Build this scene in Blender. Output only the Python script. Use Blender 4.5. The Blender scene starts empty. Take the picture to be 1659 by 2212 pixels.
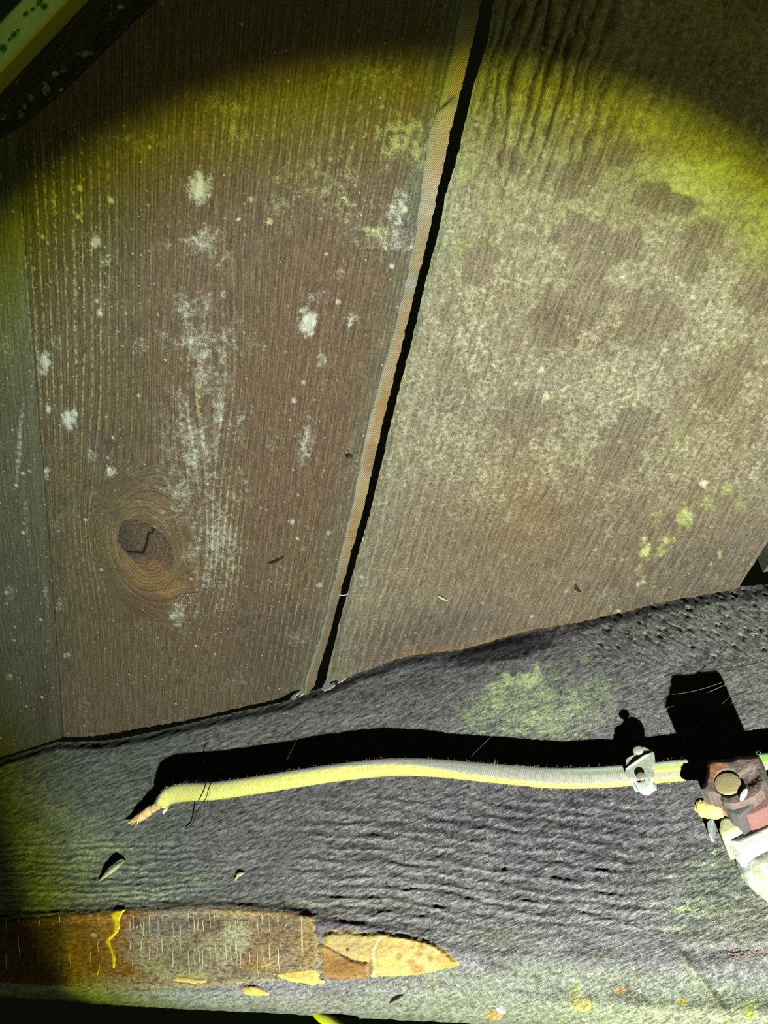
import bpy, bmesh, math, random
import numpy as np
from mathutils import Vector, Matrix

# ------------------------------------------------------------------ camera geometry
# X runs along the timber beam, Y away from the camera into the beam, Z up (boards overhead)
F = 1660.0
CX, CY = 829.5, 1106.0
SC = 0.30                                   # camera to ceiling height in metres
EV = np.array([0.89680658, 0.27504795, -0.34653512])
MV = np.array([0.42089775, -0.77174712, 0.47670899])
NV = np.array([0.13631965, 0.57337161, 0.80787496])
R = np.array([EV, MV, NV])
CAM = np.array([0.0, 0.0, 1.90])
CEIL = SC                                   # ceiling plane above the camera
BEAM = 0.92677527 * SC                      # beam face in front of the camera

C = bpy.context.scene.collection
scene = bpy.context.scene
cam_d = bpy.data.cameras.new('camera')
cam = bpy.data.objects.new('camera', cam_d)
C.objects.link(cam)
cam_d.sensor_fit = 'HORIZONTAL'
cam_d.sensor_width = 36.0
cam_d.lens = 36.0 * F / 1659.0
cam_d.clip_start = 0.005
M4 = Matrix.Identity(4)
for i in range(3):
    M4[i][0], M4[i][1], M4[i][2] = R[i][0], R[i][1], -R[i][2]
    M4[i][3] = CAM[i]
cam.matrix_world = M4
scene.camera = cam

# ------------------------------------------------------------------ world, torch, exposure
w = bpy.data.worlds.new('world')
scene.world = w
w.use_nodes = True
w.node_tree.nodes['Background'].inputs[0].default_value = (0.75, 1.0, 0.35, 1)
w.node_tree.nodes['Background'].inputs[1].default_value = 0.004

TORCH = CAM + np.array([0.108108, 0.335499, -0.646725]) * SC
AX = R @ np.array([-0.048, 0.245, 0.965])
AX /= np.linalg.norm(AX)
def spot(name, energy, half, blend, col):
    d = bpy.data.lights.new(name, 'SPOT')
    d.energy = energy
    d.spot_size = math.radians(2 * half)
    d.spot_blend = blend
    d.color = col
    d.shadow_soft_size = 0.0022
    o = bpy.data.objects.new(name, d)
    C.objects.link(o)
    o.location = TORCH
    o.rotation_euler = Vector(AX).to_track_quat('-Z', 'Y').to_euler()
spot('torch_core', 11.0, 26.6, 0.36, (0.80, 0.865, 1.52))
spot('torch_ring', 8.6, 27.8, 0.13, (0.95, 1.04, 0.05))
spot('torch_spill', 1.15, 75.0, 0.25, (0.92, 1.0, 0.42))

scene.cycles.diffuse_bounces = 0          # the torch shadows in this space are almost black
vs = scene.view_settings
vs.view_transform = 'Standard'
vs.look = 'None'
vs.gamma = 1.0
vs.use_curve_mapping = False
vs.exposure = 0.0

# ------------------------------------------------------------------ numpy helpers
def rays(U, V):
    a = np.stack([U - CX, -(V - CY), np.full_like(U, F)], -1)
    return a @ R.T
def on_ceiling(U, V, lift=0.0):
    r = rays(np.asarray(U, float), np.asarray(V, float))
    return r * ((CEIL - lift) / r[..., 2])[..., None] + CAM
def on_beam(U, V, lift=0.0):
    r = rays(np.asarray(U, float), np.asarray(V, float))
    return r * ((BEAM - lift) / r[..., 1])[..., None] + CAM

_rng = np.random.default_rng(7)
_perm = np.concatenate([_rng.permutation(4096)] * 2)
_gr = np.stack([np.cos(np.linspace(0, 2 * np.pi, 4096, endpoint=False)), np.sin(np.linspace(0, 2 * np.pi, 4096, endpoint=False))], -1)[_rng.permutation(4096)]
def noise(x, y, seed=0):
    x = np.asarray(x, float) + seed * 17.31; y = np.asarray(y, float) - seed * 9.77
    xi = np.floor(x).astype(int); yi = np.floor(y).astype(int)
    xf = x - xi; yf = y - yi
    u = xf * xf * xf * (xf * (xf * 6 - 15) + 10); v = yf * yf * yf * (yf * (yf * 6 - 15) + 10)
    def g(ix, iy, dx, dy):
        h = _gr[_perm[(_perm[ix & 4095] + iy) & 4095]]
        return h[..., 0] * dx + h[..., 1] * dy
    a = g(xi, yi, xf, yf); b = g(xi + 1, yi, xf - 1, yf)
    c = g(xi, yi + 1, xf, yf - 1); d = g(xi + 1, yi + 1, xf - 1, yf - 1)
    return ((a + (b - a) * u) + ((c + (d - c) * u) - (a + (b - a) * u)) * v) * 1.5
def fbm(x, y, seed=0, o=4, r=0.5):
    s = 0; a = 1; t = 0
    for k in range(o):
        s = s + a * noise(x * 2 ** k, y * 2 ** k, seed + k * 3); t += a; a *= r
    return s / t
def sstep(a, b, x):
    t = np.clip((x - a) / (b - a), 0, 1)
    return t * t * (3 - 2 * t)
def lerp_line(pts, q):
    p = np.array(pts, float)
    return np.interp(q, p[:, 0], p[:, 1])
def lin(c):
    c = np.array(c, float) / 255
    return np.where(c <= 0.04045, c / 12.92, ((c + 0.055) / 1.055) ** 2.4)
def blob(U, V, cx, cy, rx, ry, ang=0, soft=0.6, rag=0.35, seed=1, freq=None):
    """soft edged stain with a ragged outline"""
    a = math.radians(ang)
    dx = (U - cx) * math.cos(a) + (V - cy) * math.sin(a)
    dy = -(U - cx) * math.sin(a) + (V - cy) * math.cos(a)
    d = np.sqrt((dx / rx) ** 2 + (dy / ry) ** 2)
    fq = freq or 2.2 / min(rx, ry)
    d = d + rag * fbm(U * fq, V * fq, seed + int(cx) % 97, 3)
    return sstep(1 + soft * .5, 1 - soft, d)
def poly_dist(U, V, poly):
    """signed distance, positive inside"""
    p = np.array(poly, float)
    d = np.full(U.shape, 1e9); ins = np.zeros(U.shape, bool)
    for i in range(len(p)):
        a = p[i]; b = p[(i + 1) % len(p)]
        e = b - a
        t = np.clip(((U - a[0]) * e[0] + (V - a[1]) * e[1]) / (e @ e + 1e-9), 0, 1)
        d = np.minimum(d, np.hypot(U - a[0] - t * e[0], V - a[1] - t * e[1]))
        c = ((a[1] > V) != (b[1] > V)) & (U < (b[0] - a[0]) * (V - a[1]) / (b[1] - a[1] + 1e-12) + a[0])
        ins ^= c
    return np.where(ins, d, -d)
def snap(gu, gv, kd, step):
    """pull border vertices onto the outline; returns new grid and the cells to keep"""
    gy, gx = np.gradient(kd, step)
    g2 = np.maximum(gx ** 2 + gy ** 2, .15)
    m = (kd < .55 * step)
    d = np.where(m, np.clip(kd, -1.2 * step, .55 * step), 0)
    nu, nv = gu - d * gx / g2, gv - d * gy / g2
    k = np.zeros(kd.shape, bool)
    k[:-1, :-1] = np.minimum.reduce([kd[:-1, :-1], kd[1:, :-1], kd[:-1, 1:], kd[1:, 1:]]) > -.75 * step
    return nu, nv, k
class Paint:
    """own colour and growth of a surface, stored per vertex"""
    def __init__(s, U, V, base):
        s.U, s.V = U, V
        s.col = np.zeros(U.shape + (3,)) + lin(base)
        s.f = {k: np.zeros(U.shape) for k in ('wht', 'grn', 'lines', 'spk', 'dark')}
    def tint(s, c, m):
        s.col += (lin(c) - s.col) * np.asarray(m)[..., None]
    def add(s, k, m):
        s.f[k] = np.maximum(s.f[k], m)
    def b(s, cx, cy, rx, ry, ang=0, **k):
        return blob(s.U, s.V, cx, cy, rx, ry, ang, **k)

# ------------------------------------------------------------------ object helpers
def mesh_from(name, V, faces, mat, parent=None, smooth=True, attrs=None, center=False):
    V = np.asarray(V, float)
    me = bpy.data.meshes.new(name)
    org = np.zeros(3)
    if center:
        org = (V.min(0) + V.max(0)) / 2
        V = V - org
    if isinstance(faces, np.ndarray):
        n = len(faces); k = faces.shape[1]
        me.vertices.add(len(V)); me.vertices.foreach_set('co', V.astype(np.float32).ravel())
        me.loops.add(n * k); me.loops.foreach_set('vertex_index', faces.astype(np.int32).ravel())
        me.polygons.add(n)
        me.polygons.foreach_set('loop_start', np.arange(0, n * k, k, dtype=np.int32))
    else:
        me.from_pydata([tuple(v) for v in V], [], faces)
    me.update(calc_edges=True)
    me.polygons.foreach_set('use_smooth', np.full(len(me.polygons), smooth))
    for k, a in (attrs or {}).items():
        a = np.asarray(a, float)
        if a.ndim == 2:
            at = me.attributes.new(k, 'FLOAT_COLOR', 'POINT')
            at.data.foreach_set('color', np.concatenate([a, np.ones((len(a), 1))], 1).astype(np.float32).ravel())
        else:
            at = me.attributes.new(k, 'FLOAT', 'POINT')
            at.data.foreach_set('value', a.astype(np.float32))
    me.materials.append(mat)
    o = bpy.data.objects.new(name, me)
    C.objects.link(o)
    o.location = org
    if parent:
        o.parent = parent
        o.matrix_parent_inverse = Matrix.Translation(parent.location).inverted()
    return o
def tag(o, label=None, cat=None, group=None, kind=None):
    for k, v in (('label', label), ('category', cat), ('group', group), ('kind', kind)):
        if v: o[k] = v
    return o
def thing(name, loc, label=None, cat=None, kind=None):
    o = bpy.data.objects.new(name, None)
    C.objects.link(o)
    o.location = loc
    o.empty_display_size = 0.02
    return tag(o, label, cat, None, kind)
def grid_mesh(name, P, back, mat, parent, attrs, keep=None):
    """front sheet P (rows x cols) plus walls carried to back (vector) and a back sheet: a closed slab"""
    r, c = P.shape[:2]
    idx = np.arange(r * c).reshape(r, c)
    q = np.stack([idx[:-1, :-1], idx[1:, :-1], idx[1:, 1:], idx[:-1, 1:]], -1).reshape(-1, 4)
    V = P.reshape(-1, 3)
    A = {k: (a.reshape(-1, 3) if a.ndim == 3 else a.reshape(-1)) for k, a in attrs.items()}
    if keep is not None:
        q = q[keep[:-1, :-1].reshape(-1)]
        # border edges of the kept cells
        e = np.concatenate([q[:, [0, 1]], q[:, [1, 2]], q[:, [2, 3]], q[:, [3, 0]]])
        key = np.sort(e, 1); key = key[:, 0] * (r * c) + key[:, 1]
        u, inv, cnt = np.unique(key, return_inverse=True, return_counts=True)
        be = e[cnt[inv] == 1]
    else:
        ring = np.concatenate([idx[:, 0], idx[-1, 1:], idx[-2::-1, -1], idx[0, -2:0:-1]])
        be = np.stack([ring, np.roll(ring, -1)], -1)
    n0 = len(V)
    src = be.reshape(-1)
    bk = np.asarray(back, float)
    if bk.ndim == 3: bk = bk.reshape(-1, 3)[src]
    Vt = V[src]; Vb = V[src] + bk
    m = len(src)
    k = np.arange(0, m, 2)
    wall = np.stack([n0 + k + 1, n0 + k, n0 + m + k, n0 + m + k + 1], -1)
    Vn = np.concatenate([V, Vt, Vb])
    A = {kk: np.concatenate([a, a[src], a[src]]) for kk, a in A.items()}
    fs = np.concatenate([q, wall])
    used = np.unique(fs)
    remap = np.full(len(Vn), -1); remap[used] = np.arange(len(used))
    return mesh_from(name, Vn[used], remap[fs], mat, parent, True, {kk: a[used] for kk, a in A.items()})
def tube(P, rad, n=8, flat=None, up=None):
    """closed tube through points P with radii rad; returns verts, quads, (s, angle)"""
    P = np.asarray(P, float); rad = np.broadcast_to(np.asarray(rad, float), (len(P),))
    T = np.gradient(P, axis=0); T /= np.linalg.norm(T, axis=1)[:, None] + 1e-12
    up = np.array([0, -1.0, 0]) if up is None else np.asarray(up, float)
    S = np.cross(T, up); S /= np.linalg.norm(S, axis=1)[:, None] + 1e-12
    N = np.cross(S, T)
    a = np.arange(n) * 2 * np.pi / n
    fl = 1.0 if flat is None else flat
    V = P[:, None] + rad[:, None, None] * (np.cos(a)[None, :, None] * S[:, None] + fl * np.sin(a)[None, :, None] * N[:, None])
    m = len(P)
    idx = np.arange(m * n).reshape(m, n)
    nx = np.roll(idx, -1, 1)
    q = np.stack([idx[:-1], nx[:-1], nx[1:], idx[1:]], -1).reshape(-1, 4)
    V = V.reshape(-1, 3)
    caps = []
    for row, c in ((idx[0][::-1], P[0]), (idx[-1], P[-1])):
        ci = len(V); V = np.vstack([V, c])
        caps += [[row[i], row[(i + 1) % n], ci, ci] for i in range(n)]
    tri = [c[:3] for c in caps]
    return V, [tuple(f) for f in q] + [tuple(t) for t in tri]
def curve_pts(pts, n):
    """smooth polyline (Catmull-Rom) through pts of any dimension"""
    p = np.array(pts, float)
    p = np.vstack([2 * p[0] - p[1], p, 2 * p[-1] - p[-2]])
    t = np.linspace(0, len(pts) - 1 - 1e-6, n)
    i = t.astype(int); f = (t - i)[:, None]
    a, b, c, d = p[i], p[i + 1], p[i + 2], p[i + 3]
    return .5 * (2 * b + (c - a) * f + (2 * a - 5 * b + 4 * c - d) * f ** 2 + (3 * b - a - 3 * c + d) * f ** 3)
def prism(name, poly, place, lift, thick, back_dir, mat, parent=None, bevel=0.0005, center=False, wob=0):
    """outline poly (on the surface's own coordinates) at the given lift, carried back by thick"""
    p = np.array(poly, float)
    front = place(p[:, 0], p[:, 1], lift)
    back = front + np.asarray(back_dir) * thick
    bm = bmesh.new()
    fv = [bm.verts.new(v) for v in front]; bv = [bm.verts.new(v) for v in back]
    n = len(p)
    bm.faces.new(fv); bm.faces.new(bv[::-1])
    for i in range(n):
        bm.faces.new([fv[(i + 1) % n], fv[i], bv[i], bv[(i + 1) % n]])
    bmesh.ops.recalc_face_normals(bm, faces=bm.faces)
    if bevel:
        bmesh.ops.bevel(bm, geom=[e for e in bm.edges], offset=bevel, segments=2, profile=0.6, affect='EDGES', clamp_overlap=True)
    bmesh.ops.triangulate(bm, faces=[f for f in bm.faces if len(f.verts) > 4])
    if wob:
        for v in bm.verts:
            v.co += Vector((random.uniform(-wob, wob), random.uniform(-wob, wob), random.uniform(-wob, wob)))
    bm.verts.index_update()
    V = np.array([v.co for v in bm.verts]); fs = [tuple(v.index for v in f.verts) for f in bm.faces]
    bm.free()
    return mesh_from(name, V, fs, mat, parent, False, None, center)
UPV = np.array([0, 0, 1.0])      # away from the room, for the ceiling
INV = np.array([0, 1.0, 0])      # away from the room, for the beam face

# ------------------------------------------------------------------ node helpers
class NT:
    def __init__(s, name):
        s.mat = bpy.data.materials.new(name); s.mat.use_nodes = True
        s.t = s.mat.node_tree; s.t.nodes.clear()
        s.out = s.t.nodes.new('ShaderNodeOutputMaterial')
        s.bs = s.t.nodes.new('ShaderNodeBsdfPrincipled')
        s.t.links.new(s.bs.outputs[0], s.out.inputs[0])
    def put(s, sock, v):
        if v is None: return
        if hasattr(v, 'is_linked'): s.t.links.new(v, sock)
        elif sock.type == 'RGBA': sock.default_value = tuple(v)[:3] + (1,)
        else: sock.default_value = v
    def attr(s, n, col=False):
        a = s.t.nodes.new('ShaderNodeAttribute'); a.attribute_name = n
        return a.outputs['Color' if col else 'Fac']
    def co(s):
        return s.t.nodes.new('ShaderNodeTexCoord').outputs['Object']
    def m(s, op, a, b=None, c=None, clamp=False):
        n = s.t.nodes.new('ShaderNodeMath'); n.operation = op; n.use_clamp = clamp
        for i, v in enumerate((a, b, c)): s.put(n.inputs[i], v)
        return n.outputs[0]
    def noise(s, vec, scale, detail=4, rough=.55, dist=0):
        n = s.t.nodes.new('ShaderNodeTexNoise')
        s.put(n.inputs['Vector'], vec); n.inputs['Scale'].default_value = scale
        n.inputs['Detail'].default_value = detail; n.inputs['Roughness'].default_value = rough
        n.inputs['Distortion'].default_value = dist
        return n.outputs[0]
    def voro(s, vec, scale):
        n = s.t.nodes.new('ShaderNodeTexVoronoi'); s.put(n.inputs['Vector'], vec); n.inputs['Scale'].default_value = scale
        return n.outputs['Distance'], n.outputs['Color']
    def comb(s, x, y, z=0.0):
        n = s.t.nodes.new('ShaderNodeCombineXYZ')
        for i, v in enumerate((x, y, z)): s.put(n.inputs[i], v)
        return n.outputs[0]
    def step(s, v, a, b):
        n = s.t.nodes.new('ShaderNodeMapRange'); n.interpolation_type = 'SMOOTHSTEP'
        s.put(n.inputs[0], v); s.put(n.inputs[1], a); s.put(n.inputs[2], b)
        return n.outputs[0]
    def mix(s, f, a, b, mode='MIX'):
        n = s.t.nodes.new('ShaderNodeMix'); n.data_type = 'RGBA'; n.blend_type = mode
        s.put(n.inputs[0], f); s.put(n.inputs[6], a); s.put(n.inputs[7], b)
        return n.outputs[2]
    def mul(s, col, f):
        n = s.t.nodes.new('ShaderNodeVectorMath'); n.operation = 'SCALE'
        s.put(n.inputs[0], col); s.put(n.inputs['Scale'], f)
        return n.outputs[0]
    def bump(s, h, dist, strength=1.0):
        n = s.t.nodes.new('ShaderNodeBump'); n.inputs['Strength'].default_value = strength
        n.inputs['Distance'].default_value = dist; s.put(n.inputs['Height'], h)
        s.t.links.new(n.outputs[0], s.bs.inputs['Normal'])
    def done(s, col, rough=.85, spec=.2):
        s.put(s.bs.inputs['Base Color'], col); s.put(s.bs.inputs['Roughness'], rough)
        s.bs.inputs['Specular IOR Level'].default_value = spec
        return s.mat

def wood(name, fib=1.2, stretch=.06, fa=.35, fine_a=.3, period=2.0, ra=.25, bump=.0003, ring_b=.5,
         white=(200, 205, 190), green=(190, 210, 120), linec=(200, 190, 150), spot_scale=260, darkc=(28, 24, 26), rough=.85, spec=.2, wscale=420, alb=1.0, lper=3.4, wmax=.8):
    n = NT(name)
    co = n.co(); ga = n.attr('ga'); gl = n.attr('gl')
    fv = n.comb(ga, n.m('MULTIPLY', gl, stretch))
    fb = n.noise(fv, fib, 5, .6)
    fn = n.noise(co, 2600, 3, .6)
    md = n.noise(co, wscale, 6, .68)
    m2 = n.noise(co, wscale * .8, 6, .7, .4)
    ph = n.m('ADD', n.m('MULTIPLY', ga, 2 * math.pi / period), n.m('MULTIPLY', n.noise(fv, .35, 3), 5.0))
    ring = n.m('MULTIPLY_ADD', n.m('SINE', ph), .5, .5)
    k = n.m('MULTIPLY_ADD', n.m('SUBTRACT', n.step(fb, .30, .70), .5), 2 * fa, alb)
    k = n.m('MULTIPLY', k, n.m('MULTIPLY_ADD', n.m('SUBTRACT', n.step(n.noise(co, 1100, 4, .7), .32, .68), .5), 2 * fine_a, 1.0))
    k = n.m('MULTIPLY', k, n.m('MULTIPLY_ADD', n.m('POWER', ring, 2.0), -ra, 1.0 + ra * .4))
    col = n.mul(n.attr('tint', True), n.m('MAXIMUM', k, .05))
    # dark torn fibres
    dk = n.m('MULTIPLY', n.attr('dark'), n.step(fb, .46, .34))
    col = n.mix(dk, col, tuple(lin(darkc)))
    # pale growth sitting on the raised rings
    lph = n.m('ADD', n.m('MULTIPLY', ga, 2 * math.pi / lper), n.m('MULTIPLY_ADD', n.noise(fv, .35, 3), 4.0, n.m('MULTIPLY', n.noise(co, 300, 3, .7), 3.0)))
    lring = n.m('MULTIPLY_ADD', n.m('SINE', lph), .5, .5)
    ln = n.m('MULTIPLY', n.attr('lines'), n.m('MULTIPLY', n.step(lring, .70, 1.0), n.step(n.noise(co, 480, 6, .8), .42, .66)))
    col = n.mix(ln, col, tuple(lin(linec)))
    # mould bloom
    mixn = n.m('ADD', n.m('MULTIPLY', md, .62), n.m('MULTIPLY', fn, .38))
    thr = n.m('SUBTRACT', .74, n.m('MULTIPLY', n.attr('wht'), .42))
    wm = n.m('MULTIPLY', n.step(mixn, n.m('SUBTRACT', thr, .07), n.m('ADD', thr, .17)), n.step(n.attr('wht'), 0.0, .15))
    wm = n.m('MULTIPLY', wm, n.m('MULTIPLY_ADD', lring, .40, .72))
    col = n.mix(n.m('MULTIPLY', wm, wmax), col, tuple(lin(white)))
    mixg = n.m('ADD', n.m('MULTIPLY', m2, .62), n.m('MULTIPLY', fn, .38))
    thg = n.m('SUBTRACT', .74, n.m('MULTIPLY', n.attr('grn'), .42))
    gm = n.m('MULTIPLY', n.step(mixg, n.m('SUBTRACT', thg, .07), n.m('ADD', thg, .17)), n.step(n.attr('grn'), 0.0, .15))
    col = n.mix(n.m('MULTIPLY', gm, wmax), col, tuple(lin(green)))
    # small starry spots of mould
    d, c = n.voro(co, spot_scale)
    sep = n.t.nodes.new('ShaderNodeSeparateColor'); n.put(sep.inputs[0], c)
    rnd, rs = sep.outputs[0], sep.outputs[1]
    dd = n.m('ADD', d, n.m('MULTIPLY', n.m('SUBTRACT', n.noise(co, 1500, 4, .7), .5), .55))
    rr = n.m('MULTIPLY_ADD', n.m('POWER', rs, 3.0), .30, .10)
    sp = n.step(dd, rr, n.m('MULTIPLY', rr, .25))
    on = n.m('GREATER_THAN', n.attr('spk'), rnd)
    sm = n.m('MULTIPLY', n.m('MULTIPLY', sp, on), .75)
    col = n.mix(sm, col, n.mix(sep.outputs[2], tuple(lin(white)), tuple(lin(linec))))
    d2, c2 = n.voro(co, spot_scale * 2.1)
    sp2 = n.t.nodes.new('ShaderNodeSeparateColor'); n.put(sp2.inputs[0], c2)
    on2 = n.m('GREATER_THAN', n.m('MULTIPLY', n.attr('spk'), 1.1), sp2.outputs[0])
    dd2 = n.m('ADD', d2, n.m('MULTIPLY', n.m('SUBTRACT', n.noise(co, 2400, 3, .7), .5), .5))
    sm2 = n.m('MULTIPLY', n.m('MULTIPLY', n.step(dd2, n.m('MULTIPLY_ADD', sp2.outputs[1], .22, .10), .02), on2), .7)
    col = n.mix(sm2, col, n.mix(sp2.outputs[2], tuple(lin(linec)), tuple(lin(white))))
    h = n.m('ADD', n.m('MULTIPLY', fb, 1.0), n.m('MULTIPLY', fn, .45))
    h = n.m('ADD', h, n.m('MULTIPLY', ring, ring_b))
    h = n.m('ADD', h, n.m('MULTIPLY', n.m('ADD', wm, n.m('ADD', gm, sm)), .35))
    n.bump(h, bump)
    return n.done(col, rough, spec)
def plain(name, col, var=.25, scale=900, bump=.0001, rough=.7, spec=.3, col2=None, thr=(.45, .62), metal=0):
    n = NT(name); co = n.co()
    a = n.noise(co, scale, 5, .65); b = n.noise(co, scale * 3.1, 3, .6)
    k = n.m('MULTIPLY_ADD', n.m('SUBTRACT', n.m('ADD', n.m('MULTIPLY', a, .6), n.m('MULTIPLY', b, .4)), .5), 2 * var * 1.6, 1.0)
    base = tuple(lin(col))
    if col2: base = n.mix(n.step(n.noise(co, scale * .5, 4, .6), *thr), tuple(lin(col)), tuple(lin(col2)))
    else:
        rg = n.t.nodes.new('ShaderNodeRGB'); rg.outputs[0].default_value = base + (1,); base = rg.outputs[0]
    n.bump(n.m('ADD', a, n.m('MULTIPLY', b, .5)), bump)
    n.bs.inputs['Metallic'].default_value = metal
    return n.done(n.mul(base, k), rough, spec)

# ================================================================== CEILING BOARDS
ceiling = thing('ceiling', on_ceiling(829., 800.), kind='structure')
D1 = np.array([-0.6000762521, 0.7999428052])          # run of the boards (x, y)
Q1 = np.array([0.7999428052, 0.6000762521])           # across the boards
def grain_of(P):
    """millimetres across and along the boards"""
    return ((P[..., 0] * Q1[0] + P[..., 1] * Q1[1]) * 1000, (P[..., 0] * D1[0] + P[..., 1] * D1[1]) * 1000)

m_mid = wood('weathered_board_brown', alb=.60, fib=1.6, stretch=.05, fa=.20, fine_a=.30, period=1.45, ra=.22, bump=.00022, ring_b=.35, spot_scale=230,
             white=(196, 200, 184), linec=(204, 190, 134), green=(190, 198, 140), lper=3.6, wmax=.85)
m_right = wood('weathered_board_mouldy', alb=.72, fib=1.0, stretch=.10, fa=.24, fine_a=.40, period=3.1, ra=.14, bump=.0005, ring_b=.25, spot_scale=190, lper=5.0, wmax=.85,
               white=(212, 205, 168), green=(202, 206, 130), linec=(190, 180, 140), wscale=520)
m_left = wood('weathered_board_olive', alb=.56, fib=1.6, stretch=.05, fa=.16, fine_a=.3, period=2.2, ra=.12, bump=.0002, white=(180, 185, 160), spot_scale=240)

# outlines measured along the joints: (v, u)
L_JOINT = [(-200, 20), (200, 34), (280, 38), (400, 45), (560, 58), (750, 72), (940, 88), (1140, 104), (1310, 117), (1450, 128), (1600, 136)]
MID_L = [(-320, 500), (-160, 385), (-40, 290), (120, 120), (270, 40)] + [(v, u + 1.6) for v, u in L_JOINT[2:]]
FACE_R = [(-320, 1064), (-160, 1030), (0, 998), (90, 983), (238, 947), (294, 927), (396, 911), (500, 899), (600, 880), (720, 850), (850, 814), (940, 791), (1100, 760), (1250, 724), (1375, 692), (1470, 661), (1600, 640)]
GAP_L = [(-320, 1106), (-160, 1070), (0, 1040), (81, 1023), (145, 1008), (197, 995), (283, 973), (339, 963), (414, 945), (500, 928), (600, 903), (720, 874), (850, 842), (940, 821), (1100, 785), (1250, 743), (1375, 711), (1455, 686), (1600, 655)]
GAP_R = [(-320, 1132), (-160, 1096), (0, 1066), (90, 1054), (181, 1024), (260, 1006), (339, 988), (419, 963), (500, 948), (600, 921), (720, 894), (850, 860), (940, 838), (1100, 801), (1250, 757), (1375, 725), (1455, 706), (1600, 672)]
MID_END = [(0, 1635), (135, 1593), (210, 1590), (280, 1577), (400, 1556), (500, 1531), (590, 1509), (620, 1492), (645, 1483), (661, 1470), (690, 1450)]

# --- middle board
rows = np.linspace(0, 1, 480); cols = np.linspace(0, 1, 230)
Tt, Ss = np.meshgrid(rows, cols, indexing='ij')
V0 = -320 + Tt * 1920
ul = lerp_line(MID_L, V0) + 1.0 * fbm(V0 / 26, V0 * 0 + 3, 5)
ur = lerp_line(FACE_R, V0) + 4.0 * fbm(V0 / 34, V0 * 0 + 7, 6, 4)
U = ul + Ss * (ur - ul)
vend = lerp_line(MID_END, U) + 3.5 * fbm(U / 14, U * 0, 8, 4)
V = -320 + Tt * (vend + 320)
ul = lerp_line(MID_L, V) + 1.0 * fbm(V / 26, V * 0 + 3, 5); ur = lerp_line(FACE_R, V) + 4.0 * fbm(V / 34, V * 0 + 7, 6, 4)
U = ul + Ss * (ur - ul)
MID_LIFT = 0.006
def knot_field(P, U, V):
    ga, gl = grain_of(P)
    k = on_ceiling(np.array([318.]), np.array([1182.]), MID_LIFT); ka, kl = grain_of(k)
    dx = ga - ka; dy = (gl - kl)
    r2 = dx ** 2 + (dy / 1.7) ** 2 + 1e-6
    Rk = 17.0
    g = dx * (1 - np.minimum(Rk ** 2 / r2, 6.0) * np.exp(-r2 / 60 ** 2))
    inner = np.sqrt(r2)
    wgt = sstep(32, 18, inner)
    g = g * (1 - wgt) + (inner * 1.0) * wgt
    k = on_ceiling(np.array([452.]), np.array([840.]), MID_LIFT); ka2, kl2 = grain_of(k)
    ex = ga - ka2; ey = gl - kl2
    q2 = ex ** 2 + (ey / 3.2) ** 2
    g = g - 12 * np.exp(-q2 / 15 ** 2) * np.sign(1) * (ex / 15)
    return g + 1.2 * fbm(ga / 25, gl / 120, 12, 3), gl
P = on_ceiling(U, V, MID_LIFT)
ga, gl = knot_field(P, U, V)
lift = MID_LIFT + .00035 * fbm(ga / 9, gl / 90, 31, 3) - .0010 * sstep(26, 0, U - ul) - .0006 * sstep(22, 0, ur - U) - .0012 * blob(U, V, 318, 1182, 70, 54, 35, rag=.1)
P = on_ceiling(U, V, lift)
p = Paint(U, V, (118, 99, 78))
p.tint((106, 98, 72), sstep(420, 150, U + 90 * fbm(U / 200, V / 300, 3)))
p.tint((122, 96, 78), .6 * p.b(640, 900, 170, 420, 8))
p.tint((116, 104, 82), .8 * sstep(1330, 1560, V + 60 * fbm(U / 90, V / 120, 41)))
p.tint((102, 90, 80), .7 * p.b(610, 1400, 120, 120, 0))
p.tint((116, 112, 92), .55 * sstep(70, 6, ur - U + 18 * fbm(U / 30, V / 70, 44)))
p.tint((112, 114, 100), .7 * sstep(60, 5, ur - U + 20 * fbm(U / 30, V / 60, 45)) * sstep(700, 380, V))
p.tint((112, 96, 70), .6 * p.b(240, 900, 60, 120, 0)); p.tint((92, 88, 80), .55 * p.b(225, 960, 40, 40, 0))
p.tint((150, 116, 70), .75 * p.b(335, 1248, 76, 44, 30)); p.tint((142, 116, 78), .6 * p.b(318, 1180, 105, 92, 30, soft=.9))
p.tint((104, 82, 62), .6 * p.b(320, 1305, 60, 40, 0))
p.tint((140, 128, 72), .5 * p.b(620, 240, 380, 130, -8, soft=.9))
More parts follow.
